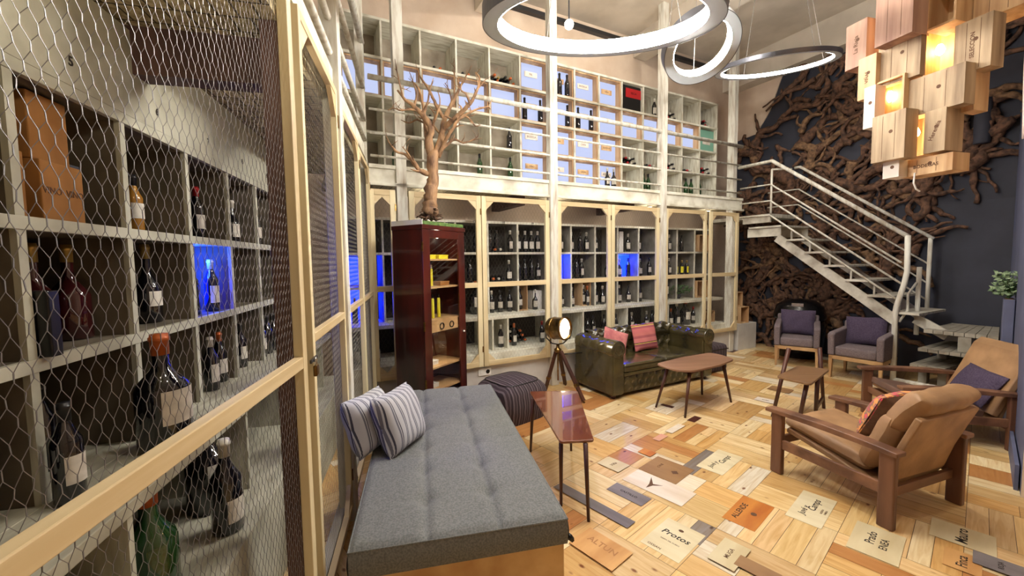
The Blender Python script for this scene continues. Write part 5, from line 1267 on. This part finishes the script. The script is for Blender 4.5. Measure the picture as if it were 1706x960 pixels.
for k, (t, W) in enumerate([(1.4, 3), (3.2, 4.5), (5.0, 4.5), (6.4, 3)]):   # added lamps that light the long cage from under its ceiling
    r = thing('cage_downlight', 'small round lamp under the ceiling of the long cage, number %d from the corner' % (k + 1), 'downlight', Bp(t, 4.78, 2.50), AB, 'small lamps inside the cages')
    r['label'] = ['small round lamp under the cage ceiling behind the cabinet', 'small round lamp under the cage ceiling over the brass lamp', 'small round lamp under the cage ceiling behind the sofa', 'small round lamp under the cage ceiling by the stair'][k]
    MB().lathe([(.035, -.03), (.04, -.02), (.04, 0)], 14).build('housing', M['whiteplastic'], r, smooth=True); MB().lathe([(.001, -.032), (.028, -.031), (.028, -.030)], 12).build('lens', em('down_glow', (255, 236, 206), 8), r)
    lamp('down_beam', 'POINT', (0, 0, -.07), W, (1, .92, .80), .05, parent=r)
for k, (s, W, D_, Z_) in enumerate([(1.22, 11, .72, 2.36), (2.20, 6, .62, 2.49)]):  # added lamps, kept out of view, to brighten the near cage bricks
    r = thing('cage_uplight', ['small lamp by the near cage ceiling on the entrance side of the beam', 'small lamp by the near cage ceiling just beyond the beam'][k], 'uplight', Lp(s, D_, Z_), AL, 'small lamps inside the cages')
    MB().lathe([(.02, -.03), (.028, -.02), (.03, .02), (.024, .02), (.02, .0)], 14).build('housing', M['darksteel'], r, smooth=True); MB().bb(-.006, .006, -.034, -.022, -.02, 2.618 - Z_).build('bracket', M['darksteel'], r)
    MB().lathe([(.001, .004), (.019, .005), (.019, .006), (.001, .007)], 12).build('lens', em('up_glow', (255, 236, 206), 8), r)
    lamp('up_beam', 'POINT', (0, 0, .04), W * .5, (1, .90, .70), .03, parent=r)

spot((-.15, 2.6, CEIL), 'ceiling spotlight with violet-blue light over the daybed', 110, (.1, 3.2, .5), 30, (.25, .12, 1))

# ---- crate chandelier
ch_c = pix(1545, 140, 2.95); ch_c.z = 2.9
cd = thing('crate_chandelier', 'hanging lamp made of a cluster of pine wine crates glowing from inside', 'chandelier', ch_c, R_(-74.5))
CI = Matrix.Rotation(R_(74.5), 3, 'Z')
def crate(x0, x1, y0, y1, Y, dep, mat, face=True, txt=None, tsz=.05, ang=0, tdir=0, openf=False, txtoff=(0, 0)):
    a_ = pix(x0, y0, Y); b_ = pix(x1, y1, Y)
    c_ = pix((x0 + x1) / 2, (y0 + y1) / 2, Y); scale = Y / FPX
    hgt = abs(y1 - y0) * scale; wd = abs(x1 - x0) / 279.0 * (Y / 3.0)
    L = CI @ (c_ - ch_c)
    mb = MB(); th = .013
    r_ = bpy.data.objects.new('wooden_crate', None); 
    R3 = Matrix.Rotation(ang, 3, 'Z')
    # local: X width, Y depth (+Y away behind the face), Z height
    fr_ = [(-wd / 2, -wd / 2 + th, 0, dep, -hgt / 2, hgt / 2), (wd / 2 - th, wd / 2, 0, dep, -hgt / 2, hgt / 2), (-wd / 2 + th, wd / 2 - th, 0, dep, -hgt / 2, -hgt / 2 + th), (-wd / 2 + th, wd / 2 - th, 0, dep, hgt / 2 - th, hgt / 2)]
    for q in fr_: mb.bb(*q)
    if face: mb.bb(-wd / 2 + th, wd / 2 - th, .0, th, -hgt / 2 + th, hgt / 2 - th)
    if openf: mb.bb(-wd / 2 + th, wd / 2 - th, dep - th, dep, -hgt / 2 + th, hgt / 2 - th)
    mb.v = [tuple(R3 @ Vector(v)) for v in mb.v]
    o = mb.build('crate', M[mat], cd); o.location = L
    if txt:
        t = text_obj(txt, tsz, M['inkbrown'], o, tuple(R3 @ Vector((txtoff[0], -.0006, txtoff[1]))), (R_(90), R_(tdir), ang), depth=.0003, bold=.0008)
    if face and wd > .16:
        for f_ in (-.17, .2):
            q = MB(); q.bb(wd * f_ - .0012, wd * f_ + .0012, -.0008, .002, -hgt / 2 + th, hgt / 2 - th); q.v = [tuple(R3 @ Vector(v)) for v in q.v]; q.build('plank_seam', M['inkbrown'], o)
    # knot hole
    if face:
        k_ = MB(); k_.lathe([(.001, 0), (.012, 0), (.012, .0006), (.001, .0007)], 12, R3 @ Vector((wd * .08, 0, hgt * .1)), Matrix.Rotation(ang, 3, 'Z') @ Matrix.Rotation(R_(90), 3, 'X')); k_.build('knot', M['goldfoil' if False else 'inkbrown'], o)
    return o
crate(1458, 1522, -60, 62, 2.85, .14, 'cratep')
crate(1461, 1533, 60, 134, 2.90, .05, 'crateg')
crate(1545, 1592, -40, 40, 2.75, .20, 'crate', face=False, openf=True)
crate(1540, 1592, 44, 120, 2.92, .16, 'crate', face=False, openf=True)
crate(1592, 1648, 34, 116, 2.62, .12, 'crateg', txt='SELECCION', tsz=.03, tdir=-90)
crate(1628, 1700, -50, 20, 2.6, .20, 'crate')
crate(1407, 1445, 40, 110, 3.15, .16, 'cratep', txt='La Rioja', tsz=.04, tdir=-90)
crate(1428, 1460, 96, 162, 3.05, .12, 'crate', txt='VIÑAS', tsz=.03, tdir=-90)
crate(1509, 1602, 122, 184, 2.72, .10, 'crateg')
crate(1456, 1506, 132, 196, 2.92, .16, 'crate', face=False, openf=True)
crate(1438, 1458, 146, 212, 2.98, .10, 'cratew')
crate(1600, 1622, 120, 184, 2.66, .14, 'crate')
crate(1450, 1508, 190, 266, 2.85, .12, 'crateg')
crate(1540, 1574, 184, 252, 2.70, .17, 'crateg', txt='Herencia', tsz=.034, tdir=-70)
crate(1500, 1584, 262, 290, 2.76, .16, 'crate', txt='BODEGAS', tsz=.03)
crate(1470, 1498, 268, 296, 2.88, .14, 'cratew')
crate(1506, 1540, 186, 260, 2.98, .10, 'crate', face=False, openf=True)
crate(1600, 1640, -50, 36, 2.95, .16, 'crate')
MB().tube([tuple(CI @ (pix(1545, 60, 3.0) - ch_c)), (0, 0, CEIL - ch_c.z)], .008, 8).build('hanging_cable', M['cable'], cd)
MB().lathe([(.07, CEIL - ch_c.z - .03), (.08, CEIL - ch_c.z - .02), (.08, CEIL - ch_c.z)], 16).build('ceiling_rose', M['ringdark'], cd)
tp_ = [tuple(CI @ (pix(a_, b_, 2.78) - ch_c)) for a_, b_ in ((1524, 288), (1522, 305), (1526, 315), (1532, 319))]
MB().tube(tp_, .005, 6).build('loose_cord', M['whiteplastic'], cd)
for (x, y, Y, W) in ((1566, 84, 2.98, 34), (1482, 162, 3.02, 9), (1524, 222, 2.86, 16), (1566, 5, 2.9, 9), (1590, 150, 2.9, 5)):
    L = CI @ (pix(x, y, Y) - ch_c)
    MB().lathe([(.004, -.035), (.022, -.02), (.028, 0), (.02, .025), (.012, .04)], 12, L).build('bulb', M['bulb'], cd, smooth=True)
    lamp('bulb_glow', 'POINT', L, W, (1, .62, .28), .03, parent=cd)

# ---- bare tree on the cabinet
Yc = 4.02; base = fr(ca_, .36, .215, 2.0, P0)
tb = thing('tree_stand', 'green mossy tray under the bare tree on top of the cabinet', 'tray', fr(ca_, CWd / 2, CDp / 2, CH + .001, P0), ca_)
MB().bb(-.31, .31, -.19, .19, 0, .035).build('tray', M['moss'], tb, bevel=.005)
MB().bb(-.318, -.312, -.20, .20, .0, .045).build('tray_edge', M['whiteplastic'], tb)
rg = random.Random(3); mb = MB()
for k in range(70):
    x, y = rg.uniform(-.29, .29), rg.uniform(-.17, .17); r_ = rg.uniform(.006, .014); mb.lathe([(r_ * .6, .035), (r_, .035 + r_ * .6), (r_ * .5, .035 + r_ * 1.2)], 6, (x, y, 0))
o = mb.build('gravel', M['cratew'], tb); o['kind'] = 'stuff'
tr = thing('bare_tree', 'leafless twisted brown tree standing on the mahogany cabinet', 'tree', (base.x, base.y, CH + .036))
B0 = Vector((base.x, base.y, CH + .036))
def limb(pts, r0, r1, name, dy=0, n=10, parent=tr):
    """pts in picture pixels with a depth offset each"""
    W_ = [pix(p[0], p[1], B0.y + (p[2] if len(p) > 2 else 0)) - B0 for p in pts]
    P2, R2 = [], []; m_ = len(W_) - 1
    for k in range(m_):
        for s in (0, .25, .5, .75):
            q = [W_[i] for i in (max(0, k - 1), k, k + 1, min(m_, k + 2))]; t = s
            P2.append(.5 * ((2 * q[1]) + (q[2] - q[0]) * t + (2 * q[0] - 5 * q[1] + 4 * q[2] - q[3]) * t * t + (3 * q[1] - q[0] - 3 * q[2] + q[3]) * t ** 3) + Vector((rg.uniform(-1, 1), rg.uniform(-1, 1), rg.uniform(-1, 1))) * r0 * .12)
            f_ = (k + s) / m_; R2.append((r0 * (1 - f_) + r1 * f_) * rg.uniform(.85, 1.2))
    P2.append(W_[-1]); R2.append(r1)
    mbb = MB(); mbb.tube(P2, R2, n)
    # twigs
    for k in range(3, len(P2) - 1, 2):
        if rg.random() < .6 and r0 < .04:
            d = (P2[k] - P2[k - 1]).normalized(); sd = Vector((rg.uniform(-1, 1), rg.uniform(-.8, .8), rg.uniform(-.2, 1))).normalized()
            L = rg.uniform(.05, .14); p = P2[k]; q = p + (d * .5 + sd).normalized() * L * .5; e = q + (sd + Vector((0, 0, rg.uniform(0, .8)))).normalized() * L * .5
            mbb.tube([p, q, e], [R2[k] * .6, R2[k] * .45, .0018], 5)
            if rg.random() < .6: mbb.tube([q, q + Vector((rg.uniform(-1, 1), rg.uniform(-1, 1), .8)).normalized() * L * .4], [R2[k] * .4, .0015], 4)
    return mbb.build(name, M['tree'], parent, smooth=True)
limb([(716, 356, 0), (716, 340, 0), (718, 322, 0), (722, 300, .01), (720, 278, 0), (724, 252, 0)], .078, .048, 'trunk', n=16)
limb([(722, 268, 0), (714, 240, -.02), (719, 215, -.05), (704, 192, -.06), (690, 178, -.08), (672, 163, -.1), (662, 150, -.12)], .045, .008, 'branch')
limb([(724, 262, 0), (733, 240, .02), (738, 215, .04), (742, 195, .04), (757, 165, .05), (765, 145, .05), (762, 130, .06)], .04, .007, 'branch')
limb([(738, 215, .04), (752, 202, -.02), (766, 190, -.06), (783, 172, -.08), (795, 150, -.1), (799, 130, -.1), (793, 121, -.1)], .028, .006, 'branch')
limb([(741, 200, .04), (728, 178, .08), (720, 160, .1), (710, 142, .14), (700, 128, .16), (694, 112, .16)], .022, .005, 'branch')
limb([(712, 235, -.02), (708, 205, .05), (706, 185, .08), (703, 165, .1), (698, 148, .1), (686, 135, .1)], .024, .005, 'branch')
limb([(718, 292, 0), (700, 284, -.05), (688, 268, -.09), (676, 258, -.1), (660, 252, -.12), (650, 240, -.14), (643, 228, -.14)], .026, .004, 'branch')
limb([(688, 270, -.09), (680, 256, -.12), (670, 244, -.12)], .012, .003, 'branch')
limb([(734, 250, .02), (744, 242, .06), (757, 232, .08), (772, 238, .1), (790, 232, .1), (797, 226, .1)], .018, .004, 'branch')
limb([(730, 262, 0), (742, 235, -.06), (752, 218, -.1), (766, 198, -.12), (790, 184, -.14), (812, 178, -.14), (817, 182, -.14)], .022, .004, 'branch')
limb([(700, 186, -.06), (684, 182, -.1), (668, 184, -.14), (655, 180, -.16), (646, 184, -.16)], .012, .003, 'branch')
limb([(757, 165, .05), (757, 140, .1), (757, 118, .12), (756, 97, .12)], .012, .003, 'branch')
for pts in ([(719, 215, -.05), (728, 190, -.12), (733, 170, -.15), (729, 150, -.15)], [(742, 195, .04), (752, 172, .12), (748, 150, .16), (741, 138, .16)], [(708, 205, .05), (694, 200, .1), (682, 205, .14), (668, 200, .16)],
            [(700, 192, -.06), (712, 172, -.1), (716, 150, -.12), (722, 130, -.12)], [(766, 190, -.06), (780, 196, -.02), (792, 210, 0), (800, 208, 0)], [(765, 145, .05), (775, 132, .08), (778, 116, .08)], [(690, 178, -.08), (694, 160, -.04), (690, 142, -.02), (682, 120, 0)],
            [(735, 225, .04), (722, 208, .1), (724, 192, .14), (716, 178, .16)], [(783, 172, -.08), (776, 156, -.14), (768, 150, -.16), (770, 134, -.16)]):
    limb(pts, .013, .003, 'branch', n=7)
limb([(795, 150, -.1), (806, 136, -.12), (816, 128, -.12)], .008, .002, 'branch')
limb([(672, 163, -.1), (666, 140, -.14), (660, 112, -.14), (658, 98, -.14)], .01, .002, 'branch')
mb = MB()
for k in range(60):
    a_ = rg.uniform(0, 6.28); z = rg.uniform(0, .12); d = rg.uniform(.07, .15)
    mb.tube([(0, 0, .04), (d * .6 * math.cos(a_), d * .6 * math.sin(a_), z + .03), (d * math.cos(a_), d * math.sin(a_), z + rg.uniform(-.02, .03) + .01)], [.02, .012, .004], 5)
mb.build('surface_roots', M['root'], tr, smooth=True)

# ---- curtain, planter and plant by the end wall
cu = thing('curtain', 'pale pink curtain hanging at the edge of the blue-grey wall, tied with a cord', 'curtain', E0 + ED * .3 + Vector((-.028, .033, 0)))
cu.rotation_euler = (0, 0, math.atan2(ED.y, ED.x))
def cf(u, v):
    z = 2.66 + v * 2.6; w_ = .09 + .30 * max(0, (v - .1)) ** .6 if v > .1 else .09
    x = (u - .5) * w_ * 1.6; return (x, .022 * math.sin(u * 26) * min(1, v * 3 + .3), z)
mb = MB(); mb.grid(cf, 60, 24); mb.build('cloth', M['curtain'], cu, smooth=True, solid=.006)
mb = MB()
for k in range(7):
    a_ = k * .9; mb.tube([(.0, -.02, 2.76), (.06 * math.cos(a_), -.03 + .02 * math.sin(a_), 2.72 - .01 * k), (.05 * math.cos(a_ + 1), -.03, 2.66 - .012 * k), (0, -.02, 2.75)], .012, 6)
mb.build('tie_knot', M['curtain'], cu, smooth=True)
MB().bb(-.5, .5, .03, .055, 5.30, 5.34).build('curtain_rail', M['darksteel'], cu)
pc = thing('planter_column', 'narrow slate-blue planter column against the end wall', 'planter', E0 + ED * 1.0 + Vector((-.03, .035, 0)), math.atan2(ED.y, ED.x))
MB().bb(-.12, .12, -.04, .035, .0, 1.20).build('planter_body', M['slatelight'], pc, bevel=.006); MB().bb(-.10, .10, -.03, .025, 1.20, 1.205).build('soil', M['brownfab'], pc)
leafy('variegated_plant', 'bushy variegated plant growing out of the slate-blue planter', E0 + ED * 1.0 + Vector((-.03, .035, 1.206)), 260, .11, .26, 'leafm', 8, size=.05)

# remove bottle patterns that were never placed
for k, o in list(P_.items()):
    if k not in used:
        for c_ in KIDS[o.name]: bpy.data.objects.remove(c_)
        bpy.data.objects.remove(o)
